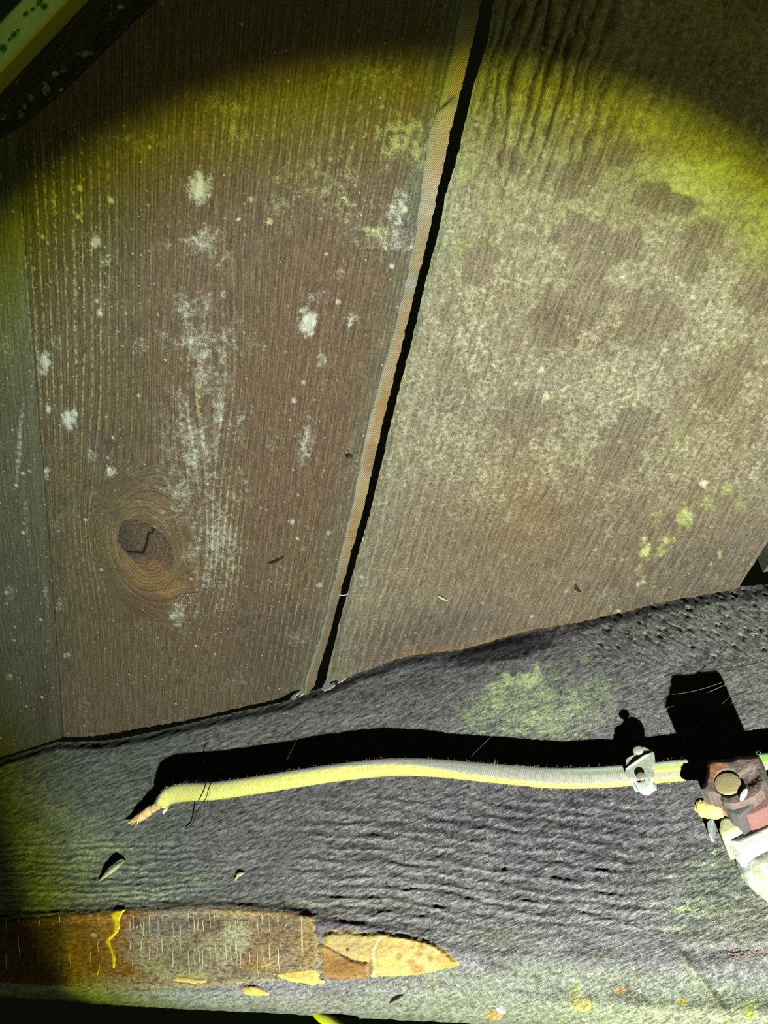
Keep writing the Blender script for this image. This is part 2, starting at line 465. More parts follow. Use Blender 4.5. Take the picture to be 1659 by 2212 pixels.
for (x, y, rx, ry, a, s) in [(430, 405, 36, 52, 0, 1.0), (440, 515, 72, 52, 0, .62), (205, 525, 14, 26, 10, .85), (232, 565, 26, 24, 0, .6), (238, 1020, 17, 17, 0, .85), (200, 985, 22, 26, 0, .6),
                             (400, 665, 44, 60, 0, .62), (430, 740, 100, 60, 0, .6), (300, 745, 34, 26, 0, .62), (215, 675, 12, 16, 0, .8), (475, 830, 48, 70, 0, .55), (420, 960, 76, 130, 0, .62), (470, 890, 22, 80, 0, .7),
                             (400, 1060, 70, 50, 0, .6), (470, 1160, 60, 130, 0, .62), (395, 1090, 50, 60, 0, .5), (385, 1330, 34, 40, 0, .66), (665, 695, 30, 44, 8, .92), (695, 780, 16, 34, 0, .7), (690, 640, 60, 30, 0, .5),
                             (735, 590, 22, 16, 0, .66), (860, 450, 34, 70, 8, .7), (850, 520, 60, 50, 0, .62), (760, 690, 26, 26, 0, .62), (97, 785, 18, 36, 5, .92), (150, 905, 24, 34, 10, .92), (104, 882, 9, 18, 0, .8), (101, 1022, 9, 22, 0, .85),
                             (660, 960, 26, 76, 10, .66), (585, 965, 14, 34, 5, .66), (630, 1126, 12, 12, 0, .8), (690, 1265, 12, 12, 0, .7), (710, 1150, 10, 10, 0, .7), (480, 638, 12, 16, 0, .66), (634, 866, 10, 12, 0, .8),
                             (145, 1415, 12, 10, 0, .8), (120, 1130, 26, 40, 0, .5), (540, 800, 240, 60, 0, .25), (130, 1305, 18, 24, 0, .6), (600, 1000, 200, 300, 0, .22)]:
    p.add('wht', s * p.b(x, y, rx, ry, a, soft=.9, rag=.5))
for (x, y, rx, ry, s) in [(690, 400, 150, 80, .5), (740, 450, 60, 60, .55), (500, 230, 110, 60, .5), (510, 290, 40, 40, .6), (860, 300, 70, 90, .62), (900, 330, 40, 120, .6), (820, 510, 60, 40, .62), (600, 440, 60, 40, .5), (300, 300, 160, 50, .45), (800, 160, 160, 60, .55), (240, 1030, 100, 60, .3), (580, 480, 12, 14, .85), (480, 560, 70, 50, .45)]:
    p.add('grn', s * p.b(x, y, rx, ry, 0, soft=.95, rag=.6))
p.add('lines', .62 * sstep(330, 170, U) * sstep(200, 420, V) * sstep(1250, 700, V))
p.add('lines', .85 * p.b(480, 1150, 60, 180, 0, soft=.9) + .0 * U); p.add('lines', .75 * p.b(440, 870, 80, 180, 0, soft=.9)); p.add('lines', .5 * p.b(200, 1180, 70, 140, 0, soft=.9)); p.add('lines', .55 * sstep(100, 300, V) * sstep(520, 200, V) * sstep(250, 500, U))
p.add('lines', .16 + 0 * U); p.add('lines', .35 * p.b(640, 1300, 120, 200, 0, soft=.9))
p.f['lines'] *= 1 - p.b(318, 1182, 78, 60, 35, rag=.1)
p.add('spk', .10 + .34 * fbm(U / 70, V / 90, 77)); p.add('wht', .16 + .16 * fbm(U / 120, V / 170, 78)); p.add('wht', .48 * p.b(430, 1000, 130, 420, 2, soft=.95, rag=1.3, freq=.012)); p.add('wht', .54 * p.b(470, 1160, 80, 200, 0, soft=.95, rag=1.3, freq=.02)); p.add('wht', .53 * p.b(440, 760, 95, 170, 0, soft=.95, rag=1.3, freq=.018)); p.add('wht', .4 * sstep(0, .5, fbm(U / 60, V / 90, 79))); p.add('wht', .42 * p.b(800, 480, 130, 160, 10, soft=.95, rag=.6)); p.add('spk', .5 * p.b(200, 500, 170, 300, 0, soft=.9)); p.add('spk', .5 * p.b(420, 1350, 120, 150, 0, soft=.9))
p.f['spk'] *= 1 - p.b(318, 1182, 78, 60, 35, rag=.1)
A = dict(tint=p.col, ga=ga, gl=gl, **p.f)
plank_mid = grid_mesh('plank', P, UPV * .022, m_mid, ceiling, A)
ref_edge = (U[:, -1].copy(), V[:, -1].copy(), P[:, -1].copy())

# knot: a disc of its own, slightly sunk, with a check across it
m_knot = wood('knot_wood', alb=.7, fib=1.3, stretch=.5, fa=.3, fine_a=.3, period=2.3, ra=.25, bump=.0003, spot_scale=300)
gu, gv = np.meshgrid(np.arange(240, 400, 2.5), np.arange(1105, 1262, 2.5))
ko = [(252, 1150), (256, 1132), (268, 1124), (285, 1121), (302, 1124), (322, 1134), (340, 1146), (357, 1163), (370, 1184), (376, 1206), (370, 1226), (356, 1240), (338, 1244), (318, 1236), (300, 1222), (284, 1205), (264, 1186), (254, 1168)]
kd = poly_dist(gu, gv, ko)
gu, gv, kk_ = snap(gu, gv, kd, 2.5)
lk = MID_LIFT - .0002 + .0006 * sstep(0, 26, kd) + .0003 * fbm(gu / 20, gv / 20, 3)
for (a, b) in [((332, 1142), (327, 1152)), ((321, 1150), (316, 1175)), ((316, 1175), (309, 1193)), ((309, 1193), (276, 1192))]:
    a = np.array(a, float); b = np.array(b, float); e = b - a
    t = np.clip(((gu - a[0]) * e[0] + (gv - a[1]) * e[1]) / (e @ e), 0, 1)
    dd = np.hypot(gu - a[0] - t * e[0], gv - a[1] - t * e[1])
    lk = lk - .0005 * sstep(3.4, .6, dd)
Pk = on_ceiling(gu, gv, lk)
kga, kgl = grain_of(Pk)
pk = Paint(gu, gv, (96, 82, 66))
pk.tint((80, 72, 66), .8 * sstep(300, 270, gu + 8 * fbm(gu / 20, gv / 20, 2)))
pk.tint((140, 106, 76), .85 * pk.b(338, 1228, 44, 20, 20)); pk.tint((112, 86, 70), .6 * pk.b(352, 1190, 24, 26, 0))
for (a, b) in [((332, 1142), (327, 1152)), ((321, 1150), (316, 1175)), ((316, 1175), (309, 1193)), ((309, 1193), (276, 1192))]:
    a = np.array(a, float); b = np.array(b, float); e = b - a
    t = np.clip(((gu - a[0]) * e[0] + (gv - a[1]) * e[1]) / (e @ e), 0, 1)
    pk.tint((6, 5, 5), sstep(3.6, 1.4, np.hypot(gu - a[0] - t * e[0], gv - a[1] - t * e[1])))
kr = np.hypot(gu - 312, (gv - 1182) * 1.1) * .24
grid_mesh('knot', Pk, UPV * .004, m_knot, plank_mid, dict(tint=pk.col, ga=kr, gl=kgl, **pk.f), keep=kk_)['label'] = 'dark oval knot with a black check'

# pale sawn bevel along the right side of the middle board
n = NT('fresh_sawn_edge')
co = n.co(); ga_ = n.attr('ga'); gl_ = n.attr('gl')
sw = n.m('MULTIPLY_ADD', n.m('SINE', n.m('ADD', n.m('MULTIPLY', gl_, 4.6), n.m('MULTIPLY', n.noise(co, 220, 3), 5.0))), .5, .5)
kk = n.m('MULTIPLY_ADD', n.m('POWER', sw, 1.5), -.26, 1.0)
kk = n.m('MULTIPLY', kk, n.m('MULTIPLY_ADD', n.noise(co, 700, 5, .7), .7, .65))
n.bump(n.m('ADD', n.m('MULTIPLY', sw, -1), n.noise(co, 1500, 3)), .0002)
m_edge = n.done(n.mul(n.attr('tint', True), kk), .8, .2)
rows = 700; cols = 14
vv = np.linspace(-320, 1500, rows)
Ue = np.zeros((rows, cols)); Ve = np.zeros((rows, cols)); Le = np.zeros((rows, cols))
fu = np.interp(vv, ref_edge[1], ref_edge[0]); gapl = lerp_line(GAP_L, vv) + 4.5 * fbm(vv / 24, vv * 0 + 2, 9, 4, .6)
gapl = np.minimum(gapl, lerp_line(GAP_R, vv) - 9 - 4 * sstep(1200, 500, vv))
for j in range(cols):
    s = j / (cols - 1)
    Ue[:, j] = fu - .6 + s * (gapl - fu + .6); Ve[:, j] = vv
    Le[:, j] = MID_LIFT - .0006 - .013 * s
Le += .0003 * fbm(Ue / 12, Ve / 20, 5)
Pe = on_ceiling(Ue, Ve, Le)
ss = np.linspace(0, 1, cols)[None, :] + 0 * Ue
pe = Paint(Ue, Ve, (206, 180, 138))
pe.tint((186, 146, 100), .7 * pe.b(838, 880, 40, 70, 0)); pe.tint((214, 200, 170), .7 * pe.b(935, 440, 60, 60, 0)); pe.tint((168, 116, 80), .5 * pe.b(800, 985, 30, 45, 0))
pe.tint((190, 150, 96), .6 * pe.b(770, 1140, 30, 60, 0)); pe.tint((150, 132, 112), .8 * sstep(1150, 1330, Ve)); pe.tint((232, 214, 170), .5 * pe.b(960, 240, 40, 60, 0))
pe.tint((186, 190, 168), .8 * sstep(.40, .05, ss + .22 * fbm(Ve / 22, Ue / 12, 14))); pe.tint((150, 140, 120), .85 * sstep(60, 0, Ve) * 1.0)
pe.tint((200, 205, 190), .7 * pe.b(886, 612, 26, 18, 0))
a = np.array([948, 240.]); b = np.array([982, 207.]); e = b - a
t = np.clip(((Ue - a[0]) * e[0] + (Ve - a[1]) * e[1]) / (e @ e), 0, 1)
chk = sstep(5.0, 1.0, np.hypot(Ue - a[0] - t * e[0], Ve - a[1] - t * e[1]) + 4 * np.abs(t - .45))
pe.tint((14, 12, 10), chk); pe.tint((130, 128, 120), .6 * pe.b(975, 215, 14, 14, 0))
grid_mesh('sawn_edge', Pe, UPV * .0015, m_edge, plank_mid, dict(tint=pe.col, ga=Ue * .25 * 1.0, gl=Ve * .25 + Ue * .28))['label'] = 'pale freshly sawn bevel with diagonal saw marks'

# --- left board
rows = np.linspace(0, 1, 260); cols = np.linspace(0, 1, 90)
Tt, Ss = np.meshgrid(rows, cols, indexing='ij')
def left_uv(V):
    ur = lerp_line(L_JOINT, V) - 1.6 + 1.0 * fbm(V / 26, V * 0 + 9, 5)
    return -260 + Ss * (ur + 260)
U = left_uv(200 + Tt * 1400)
vend = lerp_line([(-260, 1712), (0, 1636), (136, 1593)], U) + 2.5 * fbm(U / 14, U * 0, 18, 4)
V = 180 + Tt * (vend - 180); U = left_uv(V)
lift = .0066 - .0012 * sstep(.93, 1.0, Ss)
P = on_ceiling(U, V, lift); ga, gl = grain_of(P)
ga = ga + 1.5 * fbm(ga / 20, gl / 90, 5)
p = Paint(U, V, (104, 104, 80))
p.tint((96, 92, 74), .7 * sstep(900, 1300, V)); p.tint((128, 134, 100), .6 * p.b(20, 620, 50, 200, 0)); p.tint((84, 76, 62), .6 * p.b(95, 1520, 18, 90, 0))
p.add('wht', .62 * p.b(42, 960, 9, 130, 4)); p.add('wht', .5 * p.b(58, 1130, 9, 130, -6)); p.add('wht', .6 * p.b(20, 1280, 20, 20, 0)); p.add('wht', .5 * p.b(100, 1290, 9, 60, -6)); p.add('wht', .7 * p.b(22, 1462, 12, 10, 0)); p.add('wht', .45 * p.b(10, 760, 30, 60, 0)); p.add('wht', .5 * sstep(14, 4, lerp_line(L_JOINT, V) - U) * sstep(300, 500, V) * sstep(1000, 800, V))
p.add('spk', .3 + 0 * U); p.add('lines', .08 + 0 * U)
grid_mesh('plank', P, UPV * .022, m_left, ceiling, dict(tint=p.col, ga=ga, gl=gl, **p.f))

# --- right board
R_END = [(640, 1490), (700, 1476), (745, 1464), (780, 1452), (830, 1434), (880, 1417), (930, 1410), (995, 1404), (1055, 1387), (1130, 1364), (1230, 1347), (1330, 1327), (1405, 1307), (1480, 1292), (1580, 1274), (1612, 1266), (2700, 1046)]
rows = np.linspace(0, 1, 460); cols = np.linspace(0, 1, 420)
Tt, Ss = np.meshgrid(rows, cols, indexing='ij')
def right_uv(V):
    ul = lerp_line(GAP_R, V) + 3.2 * fbm(V / 22, V * 0 + 5, 26, 4, .6)
    return ul + Ss * (np.maximum(1606 + (1268 - V) * .657, ul + 60) - ul), ul
U, ul = right_uv(-320 + Tt * 1720)
vend = lerp_line(R_END, U) + 4.5 * fbm(U / 16, U * 0, 28, 4, .6)
V = -320 + Tt * (vend + 320); U, ul = right_uv(V)
V = -320 + Tt * (lerp_line(R_END, U) + 4.5 * fbm(U / 16, U * 0, 28, 4, .6) + 320)
P = on_ceiling(U, V, 0); ga, gl = grain_of(P)
g2 = ga + 5 * fbm(ga / 40, gl / 160, 51, 3)
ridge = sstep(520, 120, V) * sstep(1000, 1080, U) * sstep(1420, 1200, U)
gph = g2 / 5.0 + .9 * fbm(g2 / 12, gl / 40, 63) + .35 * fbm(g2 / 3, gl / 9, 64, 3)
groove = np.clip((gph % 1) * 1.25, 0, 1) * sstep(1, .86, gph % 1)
lift = .0006 * fbm(g2 / 4, gl / 22, 61, 4) + .0024 * ridge * groove - .0012 * sstep(16, 0, U - ul) - .001 * sstep(30, 0, vend - V)
lift = lift + .0004 * fbm(U / 14, V / 14, 66, 4)
P = on_ceiling(U, V, lift)
p = Paint(U, V, (138, 123, 104))
p.tint((150, 136, 100), .7 * sstep(900, 500, V + 120 * fbm(U / 160, V / 160, 71)))
p.tint((130, 108, 84), .7 * p.b(1180, 1120, 300, 200, -15, soft=.9)); p.tint((146, 124, 84), .6 * p.b(1560, 900, 120, 240, 20, soft=.9)); p.tint((144, 120, 84), .6 * p.b(1130, 1060, 110, 130, 0, soft=.9))
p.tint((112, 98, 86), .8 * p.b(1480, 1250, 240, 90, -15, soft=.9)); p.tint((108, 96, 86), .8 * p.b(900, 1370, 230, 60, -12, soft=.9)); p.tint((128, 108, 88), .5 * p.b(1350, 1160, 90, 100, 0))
p.tint((136, 132, 112), .65 * sstep(90, 6, U - ul + 30 * fbm(U / 40, V / 90, 74)))
p.tint((150, 158, 134), .6 * sstep(26, 3, U - ul + 8 * fbm(U / 20, V / 40, 75)) * sstep(900, 500, V))
p.tint((120, 84, 66), .5 * p.b(1200, 690, 40, 40, 0)); p.tint((112, 92, 96), .6 * p.b(975, 875, 60, 24, 0)); p.tint((130, 104, 74), .5 * p.b(1300, 720, 130, 30, -20))
p.tint((160, 124, 76), .6 * sstep(12, 2, vend - V + 6 * fbm(U / 16, V / 10, 76)) * sstep(820, 880, U) * sstep(1330, 1180, U)); p.tint((150, 126, 86), .4 * sstep(22, 4, vend - V + 8 * fbm(U / 20, V / 14, 79)) * sstep(1180, 1260, U))
p.add('wht', .66 * p.b(1330, 820, 330, 330, 0, soft=.95, rag=1.2, freq=.012)); p.add('wht', .68 * p.b(1560, 660, 150, 220, 0, soft=.95, rag=.7)); p.add('wht', (.58 + .16 * fbm(U / 90, V / 120, 81, 3) + .22 * fbm(U / 22, V / 30, 88, 3)) * sstep(1330, 1000, V + 60 * fbm(U / 80, V / 80, 82)))
p.add('wht', (.36 + .34 * fbm(U / 34, V / 40, 93, 4)) * sstep(1380, 1300, V)); p.add('wht', .62 * sstep(60, 8, U - ul + 14 * fbm(U / 18, V / 40, 83)) * sstep(1100, 600, V))
p.add('grn', (.52 + .3 * fbm(U / 80, V / 80, 84, 3)) * sstep(760, 420, V + 140 * fbm(U / 160, V / 140, 85)))
p.add('grn', .85 * p.b(1500, 400, 230, 130, 10, soft=.9)); p.add('grn', .8 * p.b(1640, 480, 90, 170, 0, soft=.9)); p.add('grn', .6 * p.b(1240, 380, 140, 70, 0, soft=.9)); p.add('grn', .62 * p.b(1000, 540, 60, 70, 0, soft=.9)); p.add('grn', .5 * p.b(1600, 760, 120, 120, 0, soft=.9))
kb = dict(soft=.22, rag=.9, freq=.022)
bare = np.maximum.reduce([p.b(1425, 425, 70, 30, 12, **kb), p.b(1290, 520, 110, 44, 12, **kb), p.b(1250, 375, 44, 50, 20, **kb), p.b(1340, 330, 60, 26, -10, **kb), p.b(1190, 690, 40, 60, 20, **kb), p.b(1270, 640, 50, 90, 30, **kb) * .7, p.b(1640, 640, 60, 40, 0, **kb) * .7, p.b(1100, 350, 40, 30, 0, **kb) * .6, p.b(1040, 560, 40, 60, 20, **kb) * .6, p.b(1500, 540, 40, 80, 30, **kb) * .7, p.b(1400, 700, 60, 80, 40, **kb) * .6, p.b(1130, 900, 60, 50, 0, **kb) * .5, p.b(1350, 960, 50, 90, 30, **kb) * .6, p.b(1560, 820, 40, 90, 30, **kb) * .6])
p.tint((122, 112, 92), .4 * bare); p.tint((70, 64, 48), .75 * ridge * sstep(.45, .05, groove) + .25 * sstep(560, 260, V) * sstep(.3, .05, groove)); p.f['grn'] *= 1 - .7 * ridge * sstep(.5, .1, groove); p.f['wht'] *= 1 - .6 * ridge * sstep(.5, .1, groove); p.f['grn'] *= 1 - .8 * bare; p.f['wht'] *= 1 - .55 * bare  # groove bottoms darkened: shade between the ridges put into the colour
for (x, y, rx, ry, s) in [(1395, 1190, 22, 30, .85), (1440, 1168, 26, 22, .8), (1480, 1118, 30, 44, .8), (1530, 1090, 26, 30, .72), (1572, 1056, 22, 22, .8), (1430, 1190, 30, 24, .7), (1600, 1090, 30, 30, .62), (1420, 1110, 24, 20, .62), (1460, 930, 60, 120, .5), (1380, 1232, 24, 30, .6), (1555, 1196, 10, 18, .8), (1240, 970, 60, 40, .5)]:
    p.add('grn', s * p.b(x, y, rx, ry, 0, soft=.9, rag=.6))
for (x, y, r, s) in [(1522, 1045, 16, 1.0), (1490, 1110, 10, 1.0), (1180, 855, 15, .9), (1392, 1165, 10, 1.0), (1655, 780, 14, .9), (1378, 1262, 8, .9), (1555, 938, 9, .8), (1455, 1030, 18, .75), (1400, 940, 26, .62), (1280, 1035, 20, .7), (1100, 1115, 22, .66), (1630, 1012, 10, .75), (1370, 875, 16, .75), (985, 1110, 30, .5), (1040, 800, 16, .7), (1150, 655, 14, .7), (1065, 400, 16, .7), (890, 1100, 30, .5)]:
    p.add('wht', s * p.b(x, y, r, r, 0, soft=.9, rag=.7))
p.add('lines', .5 * sstep(340, 60, U - ul) * sstep(520, 800, V)); p.add('lines', .4 * sstep(560, 200, V)); p.add('lines', .2 + 0 * U)
p.add('spk', .16 + .34 * fbm(U / 70, V / 70, 87))
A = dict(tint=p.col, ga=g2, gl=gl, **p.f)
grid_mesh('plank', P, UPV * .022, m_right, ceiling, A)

# --- far right board, seen only past the broken corner; it sits a little higher
Tt, Ss = np.meshgrid(np.linspace(0, 1, 260), np.linspace(0, 1, 120), indexing='ij')
V = -320 + Tt * (1238 + 320)
U = 1628 + (1268 - V) * .657 + 3 * fbm(V / 22, V * 0 + 5, 92, 4, .6) + Ss * 800
V = -320 + Tt * (1238 - .2 * (U - 1640) + 320)
U = 1628 + (1268 - V) * .657 + 3 * fbm(V / 22, V * 0 + 5, 92, 4, .6) + Ss * 800
P = on_ceiling(U, V, -.009 + .0006 * fbm(U / 10, V / 10, 91)); ga, gl = grain_of(P)
p = Paint(U, V, (132, 126, 104)); p.add('spk', .3 + 0 * U); p.add('wht', .4 + 0 * U)
grid_mesh('plank', P, UPV * .015, m_right, ceiling, dict(tint=p.col, ga=ga, gl=gl, **p.f))

# ================================================================== TIMBER BEAM
TOP = [(-800, 1850), (-80, 1662), (0, 1643), (60, 1622), (125, 1603), (190, 1602), (240, 1599), (350, 1577), (450, 1552), (550, 1530), (593, 1520), (625, 1513), (656, 1497), (680, 1491), (709, 1481), (750, 1462), (779, 1449), (822, 1438), (859, 1420), (930, 1404), (995, 1396), (1055, 1380), (1130, 1357), (1230, 1340), (1330, 1320), (1405, 1300), (1480, 1286), (1580, 1268), (1620, 1266), (1659, 1262), (2700, 1040)]
BOT = [(-800, 2100), (-80, 2146), (0, 2153), (130, 2160), (200, 2168), (400, 2180), (600, 2189), (700, 2196), (900, 2205), (1060, 2213), (1400, 2234), (2700, 2310)]
rows = np.linspace(0, 1, 330); cols = np.concatenate([np.linspace(-800, -100, 70, endpoint=False), np.linspace(-100, 1780, 700), np.linspace(1790, 2700, 80)])
COLS = cols; NCB = len(cols)
Tt, U = np.meshgrid(rows, cols, indexing='ij')
top = lerp_line(TOP, U) + 3.2 * fbm(U / 15, U * 0 + 4, 33, 4, .6)
bot = lerp_line(BOT, U) + 2.6 * fbm(U / 30, U * 0 + 8, 34, 4, .55)
V = top + Tt * (bot - top)
WANE = [(-80, 1985), (0, 1985), (150, 1972), (280, 1964), (450, 1956), (620, 1966), (700, 1990), (900, 2020), (1000, 2060), (1300, 2070), (1500, 2075), (1780, 2050)]
LOWB = [(-80, 2118), (0, 2122), (200, 2134), (400, 2140), (700, 2134), (1000, 2130), (1300, 2160), (1780, 2190)]
wv = lerp_line(WANE, U); lb = lerp_line(LOWB, U)
P0 = on_beam(U, V, 0)
Xm = P0[..., 0] * 1000; Zm = (P0[..., 2] - CAM[2]) * 1000
# grain flow: nearly level at the left, dipping to the right, then level
flow = lerp_line([(-80, 8), (300, 0), (600, -10), (850, 0), (1100, 44), (1350, 74), (1560, 70), (1780, 40)], U)
upper = sstep(1720, 1600, V)
phase = (V - flow * (1 - upper)) + 16 * fbm(U / 240, V / 90, 41, 3) + 9 * fbm(U / 40, V / 20, 46, 3)
# torn fibres lean up to the right
a_f = math.radians(-24)
fx = U * math.cos(a_f) + V * math.sin(a_f); fy = -U * math.sin(a_f) + V * math.cos(a_f)
a_g = math.radians(30)
hx = U * math.cos(a_g) + V * math.sin(a_g); hy = -U * math.sin(a_g) + V * math.cos(a_g)
uright = sstep(1180, 1330, U + 60 * fbm(U / 90, V / 90, 50)) * sstep(1480, 1380, V)
ub = uright + .5 * fbm(U / 18, V / 12, 57, 3) > .5
across = np.where(ub, hy, fy); along = np.where(ub, hx, fx)
torn = fbm(fx / 30, fy / 6.5, 42, 4, .6) * (1 - uright) + fbm(hx / 24, hy / 7, 45, 4, .6) * uright
ridge_zone = sstep(480, 800, U) * sstep(1690, 1760, V) * sstep(2060, 1960, V) * (.35 + .65 * sstep(1480, 1300, U))
ridges = np.sin(phase * 2 * math.pi / 27)
lowz = sstep(-10, 26, V - wv)
lift = .00042 * torn * (1 - .6 * lowz) + .00052 * ridges * ridge_zone * np.clip(.5 + 1.6 * fbm(U / 70, V / 18, 48, 3), 0, 1.3) + .00018 * np.sin(phase * 2 * math.pi / 15) * sstep(700, 300, U) * sstep(1780, 1840, V) * (1 - lowz)
lift += .0012 * fbm(U / 160, V / 110, 43, 3)
holes = uright * sstep(.16, .42, fbm(hx / 26, hy / 7, 44, 3)) + .8 * ridge_zone * sstep(.34, .6, fbm(fx / 26, fy / 6, 47, 3))
lift -= .0008 * holes + .0008 * holes * uright
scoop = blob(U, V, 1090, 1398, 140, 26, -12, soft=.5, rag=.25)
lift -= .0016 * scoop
lift -= .003 * sstep(.035, 0, Tt)
lift -= .008 * np.clip((V - wv) / np.maximum(lb - wv, 1), 0, 1.6) ** 1.3 * sstep(1500, 700, U) + .004 * sstep(0, 1, (V - wv) / 90) * sstep(600, 1300, U)
lift -= .012 * np.clip((V - lb) / np.maximum(bot - lb, 1), 0, 1) ** 2 + .004 * sstep(0.985, 1, Tt)
lift += .0012 * sstep(-14, 2, V - wv) * sstep(26, 4, V - wv) * sstep(1100, 700, U)
fold = (U - 1478) * .80 - (V - 2062) * .60
lift -= .0016 * sstep(-6, 10, fold) * sstep(2030, 2056, V)
P = on_beam(U, V, lift)
p = Paint(U, V, (176, 168, 172))
wob = 70 * fbm(U / 150, V / 120, 52, 3)
p.tint((172, 186, 166), .8 * sstep(640, 160, U + wob)); p.tint((186, 190, 176), .6 * p.b(620, 1560, 330, 70, -12, soft=.9)); p.tint((164, 150, 160), .6 * p.b(1130, 1760, 420, 180, 6, soft=.9)); p.tint((132, 120, 132), .75 * p.b(1300, 1800, 300, 150, 8, soft=.95))
p.tint((150, 140, 146), .6 * p.b(860, 1480, 180, 50, -12, soft=.9)); p.tint((92, 80, 90), .92 * scoop); p.tint((160, 150, 136), .7 * p.b(1420, 1350, 200, 60, -10, soft=.9))  # the scoop's dark tint paints in the shadow below the board edge
p.tint((170, 170, 150), .6 * p.b(1620, 1420, 120, 160, 0, soft=.9)); p.tint((172, 148, 100), .5 * sstep(16, 2, V - top + 6 * fbm(U / 14, V / 10, 53)) * sstep(860, 1000, U) * sstep(1440, 1300, U))
p.tint((166, 172, 150), .65 * p.b(1560, 1930, 180, 120, 0, soft=.9)); p.tint((176, 168, 150), .7 * p.b(1080, 2030, 120, 40, 12, soft=.9))
p.tint((160, 164, 140), .85 * sstep(-10, 50, V - wv + .4 * wob) * sstep(700, 1000, U)); p.tint((164, 172, 132), .8 * sstep(2120, 2190, V + 30 * fbm(U / 60, V / 40, 55)))
p.tint((176, 176, 136), .7 * p.b(1450, 2200, 260, 50, 0, soft=.9)); p.tint((170, 170, 132), .5 * p.b(1600, 2000, 120, 80, 0, soft=.9)); p.tint((140, 136, 140), .75 * sstep(-4, 14, fold) * sstep(2030, 2060, V) * sstep(2150, 2100, V + 30 * fbm(U / 40, V / 30, 58)))
p.tint((176, 172, 118), .5 * sstep(22, 0, np.abs(fold + 6)) * sstep(2050, 2080, V))
p.tint((150, 120, 84), .5 * p.b(540, 1972, 360, 12, 0)); p.tint((178, 176, 150), .7 * p.b(560, 1952, 420, 12, -1)); p.tint((200, 176, 156), .5 * p.b(1320, 2064, 50, 9, -8))
p.tint((120, 110, 118), .6 * p.b(700, 2000, 60, 18, 10)); p.tint((90, 90, 96), .6 * p.b(1070, 2090, 46, 12, 10)); p.tint((98, 92, 80), .7 * p.b(1365, 2150, 50, 22, 15)); p.tint((196, 150, 60), .9 * p.b(1340, 2138, 14, 8, 0)); p.tint((112, 108, 90), .45 * p.b(720, 2150, 60, 14, 0))
for (x, y, rx, ry, c, s) in [(1068, 2192, 22, 12, (222, 178, 60), .9), (1085, 2180, 9, 8, (226, 226, 214), 1), (1256, 2170, 30, 18, (214, 196, 90), .9), (1246, 2140, 12, 22, (206, 206, 120), .8), (1475, 2164, 14, 9, (222, 200, 70), .9), (900, 2005, 9, 4, (222, 190, 80), .9), (1620, 2180, 16, 24, (190, 200, 80), .9), (935, 2120, 8, 8, (210, 190, 90), .6)]:
    p.tint(c, s * p.b(x, y, rx, ry, 0, rag=.6))
p.add('wht', .46 + .22 * fbm(U / 60, V / 40, 56, 3)); p.add('wht', .52 * p.b(600, 1570, 300, 60, -12, soft=.9)); p.add('wht', .55 * p.b(1560, 1400, 140, 150, 0, soft=.9)); p.add('wht', .5 * sstep(-10, 60, V - wv))
for (x, y, rx, ry, s) in [(1140, 1470, 44, 22, 1.1), (1095, 1465, 20, 20, 1.1), (1160, 1450, 12, 24, 1.1), (1080, 1500, 50, 60, .8), (1150, 1555, 70, 40, .82), (1270, 1420, 40, 22, .66), (1300, 1500, 60, 50, .58), (1220, 1590, 80, 36, .6), (1040, 1570, 60, 50, .55), (1180, 1520, 200, 110, .68), (1060, 1540, 120, 80, .66), (950, 1570, 120, 50, .46), (1330, 1480, 120, 60, .46), (1270, 1560, 120, 40, .55), (200, 1850, 160, 110, .62), (140, 1780, 130, 80, .58), (430, 1900, 90, 40, .5), (300, 1930, 200, 30, .6), (100, 1930, 120, 50, .55), (1480, 1965, 60, 14, .75), (1450, 2010, 60, 18, .6), (1530, 1960, 40, 60, .5), (1540, 1860, 80, 40, .5), (1450, 2180, 200, 30, .46), (1300, 2200, 200, 30, .42), (500, 2165, 260, 16, .5), (1340, 2100, 80, 40, .4)]:
    p.add('grn', s * p.b(x, y, rx, ry, 0, soft=.9, rag=.7))
bandt = ridges * ridge_zone * np.clip(.4 + 1.4 * fbm(U / 80, V / 22, 48, 3), 0, 1)
p.col *= np.clip(1 + .42 * bandt + .30 * fbm(phase / 16, U / 130, 49, 4) + .12 * np.sin(phase * 2 * math.pi / 15) * sstep(760, 300, U) * sstep(1760, 1830, V), .4, 1.6)[..., None]
p.add('dark', .25 + .35 * ridge_zone + .5 * uright); p.f['dark'] = np.clip(p.f['dark'] * (1 - .6 * lowz) + .9 * sstep(.1, .7, holes), 0, 1)
p.add('spk', .16 + 0 * U); p.add('spk', .25 * sstep(1700, 1560, V))
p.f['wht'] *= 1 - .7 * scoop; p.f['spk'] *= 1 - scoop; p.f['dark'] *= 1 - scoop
m_beam = wood('weathered_beam_grey', alb=.54, fib=.85, stretch=.26, fa=.30, fine_a=.42, period=6.5, ra=.05, bump=.0004, wmax=.9, ring_b=.1, spot_scale=420, white=(206, 208, 200), green=(230, 246, 182), linec=(214, 214, 200), darkc=(40, 34, 42), wscale=620)
beam = thing('timber_beam', (P[-1, 420][0], P[-1, 420][1] + .05, P[-1, 420][2]), 'weathered grey hewn timber beam crossing beneath the overhead boards', 'beam')
BK = np.zeros(P.shape); BK[..., 1] = .07; BK[..., 2] = .075 * Tt ** 2
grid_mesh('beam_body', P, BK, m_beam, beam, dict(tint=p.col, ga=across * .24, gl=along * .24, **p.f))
lift_grid = lift
